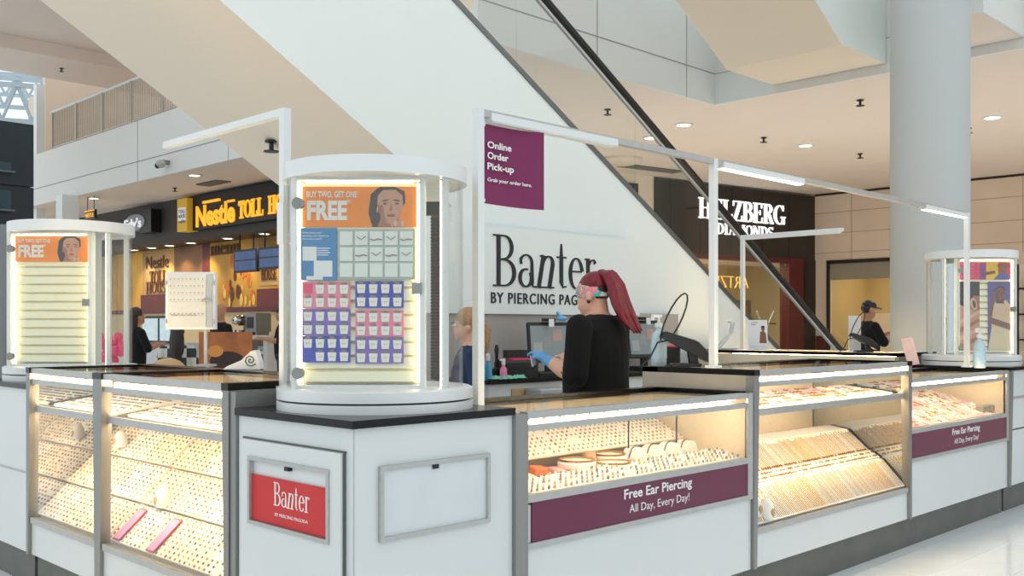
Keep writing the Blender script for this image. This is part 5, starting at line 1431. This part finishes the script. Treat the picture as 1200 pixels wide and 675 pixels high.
# ================================================================== PEOPLE
def capsule(mb, pts, m, n=12):
    """tapered closed limb through (point, radius) pairs with round ends"""
    pts = [(Vector(p), r) for p, r in pts]
    for (a, ra), (b, rb) in zip(pts[:-1], pts[1:]):
        t = (b - a).normalized()
        u = t.cross(Vector((.21, .35, .91)))
        if u.length < .1: u = t.cross(Vector((1, 0, 0)))
        u.normalize(); v = t.cross(u)
        mb.rings([[p + u * r * math.cos(2 * PI * q / n) + v * r * math.sin(2 * PI * q / n) for q in range(n)] for p, r in ((a, ra), (b, rb))], m)
    for p, r in pts: mb.ball(p, r, r, r, n, 8, m)
def loft(mb, rows, m, n=20):
    """torso rows (z, half width, half depth, centre y)"""
    mb.rings([[(rx * math.cos(2 * PI * q / n), cy + ry * math.sin(2 * PI * q / n), z) for q in range(n)] for z, rx, ry, cy in rows], m)
def remesh(mb, mats, voxel, name, parent):
    me = mb.mesh(name + '_source', mats)
    ob = bpy.data.objects.new(name + '_source', me); COL.objects.link(ob)
    md = ob.modifiers.new('r', 'REMESH'); md.mode = 'VOXEL'; md.voxel_size = voxel; md.use_smooth_shade = True
    sm = ob.modifiers.new('s', 'SMOOTH'); sm.iterations = 4; sm.factor = .5
    bpy.context.view_layer.update()
    out = bpy.data.meshes.new_from_object(ob.evaluated_get(bpy.context.evaluated_depsgraph_get()))
    # every face takes the cloth or skin of the nearest source surface
    kd = kdtree.KDTree(len(me.polygons) * 1)
    idx = []
    for p in me.polygons: idx.append(p.material_index)
    for i, p in enumerate(me.polygons): kd.insert(p.center, i)
    kd.balance()
    out.materials.clear()
    for mt in mats: out.materials.append(mt)
    for p in out.polygons:
        p.material_index = idx[kd.find(p.center)[1]]; p.use_smooth = True
    bpy.data.objects.remove(ob); bpy.data.meshes.remove(me)
    out.name = name
    return link(name, out, parent)
SKIN = pm('skin_fair', (222, 172, 150), .5, var=.03, scale=20); SKINT = pm('skin_tan', (176, 122, 92), .5, var=.03, scale=20)
BLK = pm('black_cotton', (6, 6, 7), 1.0, var=.2, scale=9, bump=.15); NAVY = pm('navy_cotton', (30, 48, 88), .8, var=.12)
JEAN = pm('dark_jeans', (40, 44, 56), .8, var=.1); GREYP = pm('grey_trousers', (120, 110, 124), .8, var=.06)
REDH = pm('dyed_red_hair', (118, 10, 28), .35, var=.4, scale=70, stretch=(1, 1, .15)); DKH = pm('dark_hair', (40, 26, 28), .45, var=.3, scale=60)
BLONDE = pm('dark_blonde_hair', (168, 132, 92), .45, var=.25, scale=60); GLV = pm('nitrile_glove', (92, 160, 214), .45, var=.06)
SHOE = pm('black_shoe', (24, 24, 24), .5)
EYEW = pm('eye_white', (235, 235, 235), .2); EYED = pm('eye_dark', (40, 30, 26), .2)
# body frame: x = the person's left-right (person faces -y), z up; heights in metres
def hand(mb, wrist, dirv, up, m, s=1.0):
    """palm, four unequal curled fingers and a thumb leaving the side of the palm"""
    w = Vector(wrist); d = Vector(dirv).normalized(); u = Vector(up).normalized(); side = d.cross(u).normalized()
    capsule(mb, [(w, .026 * s), (w + d * .05 * s, .03 * s)], m)
    for q, (o, l) in enumerate(((-.027, .062), (-.009, .074), (.009, .07), (.026, .054))):
        b = w + d * .075 * s + side * o * s
        capsule(mb, [(w + d * .04 * s + side * o * .8 * s, .012 * s), (b, .0105 * s), (b + d * l * .5 * s - u * .012 * s, .0095 * s), (b + d * l * .8 * s - u * .04 * s, .0085 * s)], m, 8)
    b = w + d * .022 * s - side * .03 * s
    capsule(mb, [(w + d * .01 * s - side * .012 * s, .014 * s), (b, .0125 * s), (b + d * .03 * s - side * .016 * s - u * .015 * s, .0105 * s), (b + d * .055 * s - side * .008 * s - u * .03 * s, .009 * s)], m, 8)
def head(mb, c, m, s=1.0, yaw=0.0, pitch=0.0):
    """skull, jaw, nose, ears about centre c"""
    M = Matrix.Translation(Vector(c)) @ Matrix.Rotation(yaw, 4, 'Z') @ Matrix.Rotation(pitch, 4, 'X')
    h = MB()
    h.ball((0, .012, .03), .074, .094, .09, 20, 12)
    h.ball((0, -.028, -.045), .058, .062, .07, 16, 10)
    h.ball((0, -.062, -.088), .028, .026, .024, 12, 8)
    h.rings([[(x * k, -.088 - y * k, z) for x, y in ((-.013, -.02), (.013, -.02), (.006, .008), (-.006, .008))] for z, k in ((-.03, 1.3), (-.018, 1.5), (.02, .7))])
    h.ball((0, -.09, -.06), .024, .012, .009, 10, 6)
    for sx in (-1, 1): h.ball((sx * .076, .012, -.012), .012, .022, .033, 10, 8)
    h.v = [tuple(M @ (Vector(v) * s)) for v in h.v]
    o = len(mb.v); mb.v += h.v; mb.f += [tuple(i + o for i in f) for f in h.f]; mb.m += [m] * len(h.f)
    return M
def eyes(M, parent, s=1.0):
    for sx in (-1, 1):
        e = MB().ball((sx * .03 * s, -.078 * s, .004 * s), .0125 * s, .01 * s, .008 * s, 10, 8).part('eye', EYEW, parent, True); e.matrix_local = M
        q = MB().ball((sx * .031 * s, -.0865 * s, .004 * s), .0055 * s, .004 * s, .0055 * s, 8, 6).part('iris', EYED, e, True)
        b = MB().ball((sx * .03 * s, -.085 * s, .022 * s), .018 * s, .007 * s, .0035 * s, 8, 6).part('eyebrow', DKH, parent, True); b.matrix_local = M

def standing(label, loc, rz, H, mats, top, pants, skin, girth=1.0, larm=None, rarm=None, lsleeve=.5, rsleeve=.5, yaw=0.0, pitch=0.0, voxel=.012, hdrop=0.0, hs=1.0, seat=False, glove=None, zfloor=0.0, sleeve_full=False):
    """mats = list of materials, top/pants/skin = slot numbers; arms: (elbow, wrist, hand direction, hand up)"""
    p = thing('person', label, 'person', (loc[0], loc[1], zfloor), rz)
    k = H / 1.7; g = girth
    mb = MB()
    hipw = .085 * g * k
    for sx in (-1, 1):
        capsule(mb, [((sx * hipw, 0, .86 * k), .088 * g * k), ((sx * .095 * k, -.01, .48 * k), .058 * g * k), ((sx * .10 * k, .01, .09 * k), .042 * k)], pants)
        capsule(mb, [((sx * .10 * k, .02, .045 * k), .042 * k), ((sx * .11 * k, -.12 * k, .035 * k), .034 * k)], len(mats) - 1)
    sg = 1 + (g - 1) * .75
    loft(mb, [(.80 * k, .13 * g * k, .10 * g * k, 0), (.90 * k, .172 * g * k, .125 * g * k, 0), (1.02 * k, .158 * g * k, .118 * g * k, -.012 * g), (1.14 * k, .158 * g * k, .118 * g * k, -.015 * g), (1.26 * k, .17 * sg * k, .115 * sg * k, -.008), (1.36 * k, .18 * sg * k, .10 * sg * k, .0), (1.42 * k, .14 * sg * k, .075 * sg * k, .006), (1.455 * k, .075 * k, .055 * k, .008)], top)
    capsule(mb, [((0, .01, 1.42 * k), .058 * k), ((0, -.004, 1.53 * k), .053 * k)], skin)
    M = head(mb, (0, -.02 - hdrop * .6, (1.60 - hdrop) * k), skin, k * hs, yaw, pitch)
    for sx, arm, sl in ((-1, rarm, rsleeve), (1, larm, lsleeve)):
        sh = Vector((sx * .185 * sg * k, .0, 1.375 * k))
        if arm is None: arm = ((sx * .25 * sg * k, .02, 1.10 * k), (sx * .26 * sg * k, -.08, .86 * k), (0, -.2, -1), (sx, 0, 0))
        el, wr = Vector(arm[0]), Vector(arm[1])
        ra = .05 * (1 + (g - 1) * .45) * k
        capsule(mb, [(sh, ra * 1.22), (sh.lerp(el, .5), ra * 1.18), (el, ra * 1.22)], top)
        capsule(mb, [(el.lerp(wr, .12), ra * .8), (el.lerp(wr, .4), ra * .86), (wr, .029 * k)], top if sleeve_full else skin)
        hm = glove if (glove is not None and sx == 1) else skin
        if hm is glove and glove is not None: capsule(mb, [(el.lerp(wr, .82), .034 * k), (wr, .032 * k)], hm)
        hand(mb, wr, arm[2], arm[3], hm, k)
    b = remesh(mb, mats, voxel, 'body', p)
    return p, M, k, b

def hair_part(M, parent, mat, build, name='hair', label=None):
    mb = MB(); build(mb)
    o = mb.part(name, mat, parent, True, label); o.matrix_local = M
    return o

# --- the worker at the kiosk, seen from behind, facing the tills on the left
we = at_d(702, 383, 5.8)
fx = Vector((-.80, 0)); 
rzw = math.atan2(.30, -.95)                       # heading of her front in kiosk axes (x, y): mostly toward -X ... turned to +Y
def facing(right, fwd):
    """rotation so that local -y points along right*R + fwd*F of the picture"""
    v = Vector(((fwd + right) / Q2, (fwd - right) / Q2)); v.normalize()
    return math.atan2(v.x, -v.y)
W, M, k, body = standing('worker in black T-shirt with red ponytail and blue gloves behind the ring case', we, facing(-.86, .5), 1.69, [BLK, JEAN, SKIN, GLV, SHOE], 0, 1, 2, girth=1.56,
    larm=((.31, .0, 1.10), (.22, -.23, 1.18), (-.2, -.8, .45), (0, .4, 1)), rarm=((-.30, -.02, 1.10), (-.17, -.25, 1.18), (.2, -1, .2), (0, 0, 1)), voxel=.009, glove=3, pitch=R(8), hdrop=.035, hs=1.06)
def redhair(mb):
    mb.ball((0, .024, .062), .078, .096, .075, 20, 12)             # swept top
    mb.ball((0, .075, .105), .04, .042, .036, 14, 8)               # knot of the ponytail
    for q in range(7):                                             # strands of the tail
        o = (q - 3) * .014
        mb.tube([(o * .6, .085, .115), (o, .125, .105 - .004 * abs(q - 3)), (o * 1.3, .155, .03), (o * 1.7, .175, -.08), (o * 1.9, .205 + .008 * (q % 3), -.17), (o * 1.5, .25, -.245 - .015 * (q % 2))], [.018, .032, .034, .03, .022, .006], 8)
hair_part(M, W, REDH, redhair, 'ponytail', 'dyed red ponytail')
def under(mb): mb.ball((0, .03, .02), .0765, .088, .07, 20, 12)
hair_part(M, W, DKH, under, 'undercut')
def band(mb):
    rs = []
    for z, q in ((-.012, 1.0), (.0, 1.03), (.03, 1.03), (.045, 1.0)):
        rs.append([(.081 * q * math.cos(2 * PI * i / 32), .008 + .102 * q * math.sin(2 * PI * i / 32), z + .022 * (-math.sin(2 * PI * i / 32)) * .6) for i in range(32)])
    mb.rings(rs, 0, cap=False)
BAND = bpy.data.materials.new('patterned_headband'); BAND.use_nodes = True
_nt = BAND.node_tree; _b = _nt.nodes['Principled BSDF']; _v = _nt.nodes.new('ShaderNodeTexVoronoi'); _v.inputs['Scale'].default_value = 46
_tc = _nt.nodes.new('ShaderNodeTexCoord'); _r = _nt.nodes.new('ShaderNodeValToRGB'); _r.color_ramp.interpolation = 'CONSTANT'
for pos, c in ((.25, (70, 190, 186)), (.5, (240, 130, 140)), (.7, (235, 228, 220)), (.85, (60, 70, 110))):
    e = _r.color_ramp.elements.new(pos); e.color = lin(c)
_r.color_ramp.elements[0].color = lin((238, 150, 160))
_nt.links.new(_tc.outputs['Object'], _v.inputs['Vector']); _nt.links.new(_v.outputs['Color'], _r.inputs['Fac']); _nt.links.new(_r.outputs['Color'], _b.inputs['Base Color'])
hair_part(M, W, BAND, band, 'headband', 'teal and pink patterned headband')
def plug(mb):
    for sx in (-1, 1): mb.ball((sx * .082, .008, -.04), .008, .012, .012, 10, 6)
hair_part(M, W, BLACKP, plug, 'ear_plug')
eyes(M, W)
tagc = thing('paper_tag', 'small white tag held in the worker\'s gloved hand', 'tag'); 
hp = W.matrix_basis @ Vector((.19, -.34, 1.20))
tagc.location = hp; tagc.rotation_euler = (0, R(20), facing(-.86, .5))
MB().box(-.02, .02, -.004, .004, -.06, .01).part('tag', WPLAS, tagc)

# --- the customer half hidden by the front dome
gi = at_d(549, 383, 6.6)
G, M, k, body = standing('seated blonde girl in navy shirt with pink print beside the light pole', gi, facing(-.95, -.2), 1.46, [NAVY, JEAN, SKIN, SHOE], 0, 1, 2, girth=1.05, voxel=.012)
def ponyblonde(mb):
    mb.ball((0, .026, .045), .081, .092, .085, 20, 12); mb.ball((0, .1, .02), .03, .04, .04, 10, 8)
    mb.tube([(0, .1, .03), (0, .14, -.03), (0, .135, -.14), (0, .12, -.2)], [.03, .035, .028, .01], 8)
hair_part(M, G, BLONDE, ponyblonde)
eyes(M, G)
lt = MB(); lt.box(-.10, .10, -.145, -.138, 1.10, 1.16); q = text_mb('TRUTH', .05, .2, .01, .004); shift(q, -.1, -.142, 1.06).part('shirt_print', HOTPINK, G)
# --- capped worker across the mall
cp = at_d(1017, 383, 13.6)
Cm, M, k, body = standing('man in black cap and dark shirt holding a paper by the shop opening', cp, facing(.9, .1), 1.70, [BLK, JEAN, SKINT, SHOE], 0, 1, 2, girth=1.15,
    larm=((.26, -.1, 1.16), (.12, -.36, 1.28), (-.1, -1, .2), (0, 0, 1)), rarm=((-.26, -.1, 1.16), (-.12, -.36, 1.28), (.1, -1, .2), (0, 0, 1)), voxel=.014, pitch=R(14))
def capm(mb):
    mb.ball((0, .015, .065), .086, .1, .07, 20, 12)
    mb.prism_z([(-.07, -.07), (.07, -.07), (.065, -.13), (.03, -.165), (-.03, -.165), (-.065, -.13)], .045, .057)
hair_part(M, Cm, BLACKP, capm, 'cap')
def shorth(mb): mb.ball((0, .035, .01), .079, .085, .07, 16, 10)
hair_part(M, Cm, DKH, shorth)
eyes(M, Cm)
pa_ = thing('paper_sheet', 'printed white sheet in the capped man\'s hands', 'paper'); pa_.location = Cm.matrix_basis @ Vector((0, -.43, 1.33)); pa_.rotation_euler = (R(-20), 0, facing(.55, -.6))
MB().box(-.11, .11, 0, .004, -.13, .13).part('sheet', WPLAS, pa_)
MB().box(-.07, .0, -.002, 0, .0, .08).box(.02, .08, -.002, 0, -.09, -.02).part('print', VG, pa_)
# --- people at the cookie shop
g1 = at_d(160, 383, 13.2)
P1, M, k, body = standing('woman with long dark hair in black top waiting at the cookie shop', g1, facing(.75, .65), 1.60, [BLK, GREYP, SKINT, SHOE], 0, 1, 2, girth=.98,
    larm=((.24, -.06, 1.08), (.12, -.28, 1.14), (-.2, -1, .1), (0, 0, 1)), rarm=((-.24, -.06, 1.08), (-.12, -.28, 1.14), (.2, -1, .1), (0, 0, 1)), voxel=.014)
def longhair(mb):
    mb.ball((0, .03, .04), .084, .092, .09, 20, 12)
    mb.tube([(0, .06, .06), (0, .085, -.05), (0, .09, -.2), (0, .08, -.33)], [.07, .085, .085, .05], 12)
hair_part(M, P1, DKH, longhair); eyes(M, P1)
g2 = at_d(259, 383, 14.5)
P2, M, k, body = standing('bald man in black shirt behind the locking earring panel', g2, facing(-.6, -.6), 1.68, [BLK, JEAN, SKINT, SHOE], 0, 1, 2, girth=1.1, voxel=.016)
eyes(M, P2)
g3 = at_d(331, 383, 17.0)
P3, M, k, body = standing('cookie shop worker in black cap at the counter', g3, facing(-.9, -.3), 1.68, [BLK, JEAN, SKINT, SHOE], 0, 1, 2, girth=1.1, voxel=.016,
    larm=((.25, -.08, 1.12), (.14, -.36, 1.18), (-.1, -1, 0), (0, 0, 1)), rarm=((-.25, -.08, 1.12), (-.14, -.36, 1.18), (.1, -1, 0), (0, 0, 1)))
hair_part(M, P3, BLACKP, capm, 'cap'); eyes(M, P3)
PLAID = bpy.data.materials.new('plaid_shirt'); PLAID.use_nodes = True
_nt = PLAID.node_tree; _b = _nt.nodes['Principled BSDF']; _c = _nt.nodes.new('ShaderNodeTexChecker'); _c.inputs['Scale'].default_value = 9
_c.inputs['Color1'].default_value = lin((40, 40, 44)); _c.inputs['Color2'].default_value = lin((196, 192, 184))
_tc = _nt.nodes.new('ShaderNodeTexCoord'); _nt.links.new(_tc.outputs['Object'], _c.inputs['Vector']); _nt.links.new(_c.outputs['Color'], _b.inputs['Base Color'])
g4 = at_d(208, 383, 12.0)
P4, M, k, body = standing('person in black and white plaid shirt behind the locking panel', g4, facing(-.2, .95), 1.36, [PLAID, JEAN, SKIN, SHOE], 0, 1, 2, girth=1.15, voxel=.016, sleeve_full=True)
hair_part(M, P4, DKH, longhair); eyes(M, P4)

# ================================================================== COOKIE SHOP FITTINGS
XS = 10.9
def fit_z(px, py): return z_at(px, py, XS, Y_at(px, XS))
ctn = thing('shop_counter', 'pale cookie shop counter below the menu screens', 'counter', (XS, Y_at(330, XS), 0))
Lc = Y_at(118, XS) - Y_at(345, XS)
boxpart('body', pm('pale_counter', (200, 204, 206), .4), ctn, 0, .7, -.6, Lc, 0, .92); boxpart('worktop', STEEL, ctn, -.03, .73, -.6, Lc, .92, .96)
def scr(label, pa, pb, z0, z1, X):
    t = thing('menu_screen', label, 'screen', (X, Y_at(pb, X), 0))
    w = Y_at(pa, X) - Y_at(pb, X)
    boxpart('frame', BLACKP, t, 0, .08, 0, w, z0, z1)
    boxpart('screen', pm('screen_blue', (60, 82, 120), .3, var=.3, scale=3, emit=(56, 84, 140), estr=.35) if 'screen_blue' not in MATS else MATS['screen_blue'], t, -.006, 0, .05, w - .05, z0 + .05, z1 - .05)
    boxpart('divider', BLACKP, t, -.008, -.005, .05, w - .05, (z0 + z1) / 2, (z0 + z1) / 2 + .03)
    for f in (.2, .8): MB().tube([(.04, w * f, z1), (.04, w * f, 3.53)], .02, 6).part('hanger', BLACKP, t)
zz1 = lambda px, py, X: z_at(px, py, X, Y_at(px, X))
scr('hanging menu screen nearer the yellow letter N', 274, 301, zz1(288, 319, 12.1), zz1(288, 292, 12.1), 12.1)
scr('hanging menu screen half hidden by the light pole', 303, 332, zz1(318, 315, 12.1), zz1(318, 289, 12.1), 12.1)
sc2 = thing('display_freezer', 'glass fronted counter with two bright panels beside the waiting woman', 'freezer', (XS - .72, Y_at(208, XS - .72), 0))
w = Y_at(166, XS - .72) - Y_at(208, XS - .72)
boxpart('body', pm('freezer_white', (206, 212, 214), .3), sc2, 0, .6, 0, w, 0, 1.02)
f = MB().box(0, .06, 0, w, 1.0, 1.62).part('frame', BLACKP, sc2)
for k in range(2): boxpart('bright_panel', pm('freezer_panel', (196, 214, 218), .2, var=.15, scale=8, emit=(200, 220, 225), estr=.35) if 'freezer_panel' not in MATS else MATS['freezer_panel'], sc2, -.01, 0.0, .06 + k * w / 2, w / 2 - .05 + k * w / 2, 1.06, 1.56)
mx = thing('stand_mixer', 'silver mixer on the cookie shop counter', 'mixer', (11.2, Y_at(285, 11.2), .96))
MB().bev(-.2, .2, -.15, .15, 0, .08, .03).part('base', STEEL, mx); boxpart('column', STEEL, mx, .05, .18, -.08, .08, .08, .5)
MB().ball((-.05, 0, .55), .24, .13, .12, 14, 8).part('head', CHROME, mx, True); MB().lathe([(.1, .08), (.15, .2), (.16, .34)], 16, -.1, 0).part('bowl', CHROME, mx, True)
ov = thing('counter_oven', 'small silver oven beside the mixer', 'oven', (11.3, Y_at(303, 11.3), .96))
MB().bev(-.2, .2, -.2, .2, 0.3, .7, .02).part('body', STEEL, ov); boxpart('window', BLACKP, ov, -.21, -.2, -.13, .13, .38, .62)
for sx in (-.15, .15): boxpart('foot', STEEL, ov, -.15, .15, sx - .03, sx + .03, 0, .3)
sh = thing('shelf_unit', 'pale open shelf unit in front of the cookie counter', 'shelf', (10.2, Y_at(313, 10.2), 0))
w = Y_at(272, 10.2) - Y_at(313, 10.2)
SHW = pm('shelf_pale', (196, 192, 186), .5)
for y in (0, w - .14): boxpart('upright', SHW, sh, 0, .5, y, y + .14, 0, 1.12)
boxpart('top_board', SHW, sh, -.06, .56, -.1, w + .1, 1.12, 1.2); boxpart('middle_board', SHW, sh, 0, .5, .14, w - .14, .84, .9); boxpart('back_board', BRN, sh, .45, .5, .14, w - .14, 0, .84)
ps = thing('food_poster', 'framed brown dessert poster with white bowl right of slim post', 'poster', at_d(264, 383, 10.2), CAMF)
ps.location.z = 0
wv = 62 * 10.2 / FPX
boxpart('board', pm('caramel_poster', (170, 98, 48), .5, var=.35, scale=5), ps, -wv / 2, wv / 2, 0, .03, .3, 1.37 - 6 * 10.2 / FPX)
P = Print(); zt_ = 1.30
P.add([(-wv / 2, .86), (-wv * .35, .98), (-wv * .15, .90), (0, .88), (wv * .2, .92), (wv / 2, 1.02), (wv / 2, .6), (-wv / 2, .6)], pm('bowl_white', (226, 204, 190), .5))
P.add(disc(.02, 1.02, wv * .33, .10), pm('choc_dark', (50, 26, 20), .5)); P.add(disc(-.1, 1.12, .08, .06), pm('caramel_hi', (214, 140, 60), .5))
P.part(ps)
boxpart('leg', BLACKP, ps, -wv / 2, -wv / 2 + .03, 0, .03, 0, .3); boxpart('leg', BLACKP, ps, wv / 2 - .03, wv / 2, 0, .03, 0, .3)
boxpart('stand_foot', BLACKP, ps, -wv / 2, wv / 2, -.1, .15, 0, .02)
bagp = at_d(197, 383, 11.2)
bg = thing('tan_bag', 'tan striped bag beside the plaid shirt', 'bag', (bagp.x, bagp.y, .72), CAMF)
mb = MB(); mb.ball((0, 0, .13), .22, .12, .17, 18, 10); mb.part('bag', TANP, bg, True)
for k in range(3): MB().ring_lathe([(.216 - .02 * abs(k - 1), .07 + .06 * k), (.226 - .02 * abs(k - 1), .07 + .06 * k), (.221 - .02 * abs(k - 1), .085 + .06 * k)], 24).part('stripe', BRN, bg).scale = (1, .56, 1)
st_ = thing('stool', 'low bench carrying the tan striped bag', 'stool', (bagp.x, bagp.y, 0), CAMF)
boxpart('seat', BLACKP, st_, -.25, .25, -.18, .18, .62, .68)
for sx in (-.22, .22):
    for sy in (-.15, .15): boxpart('leg', BLACKP, st_, sx - .02, sx + .02, sy - .02, sy + .02, 0, .62)
fw = thing('pink_flowers', 'pink flower bunch glimpsed through the empty dome', 'flowers', at_d(127, 383, 8.8) * 1, 0)
fw.location.z = 0
MB().lathe([(.1, 0), (.1, .8), (.07, .95)], 14).part('pedestal_vase', BLACKP, fw, True)
mb = MB(); random.seed(9)
for k in range(16): mb.ball((random.uniform(-.1, .1), random.uniform(-.1, .1), 1.15 + random.uniform(-.1, .16)), .045, n=8, k=5)
mb.part('blossom', HOTPINK, fw, True, kind='stuff')
MB().tube([(0, 0, .9), (0, 0, 1.15)], .03, 6).part('stem', pm('green_stem', (60, 100, 60), .6), fw)
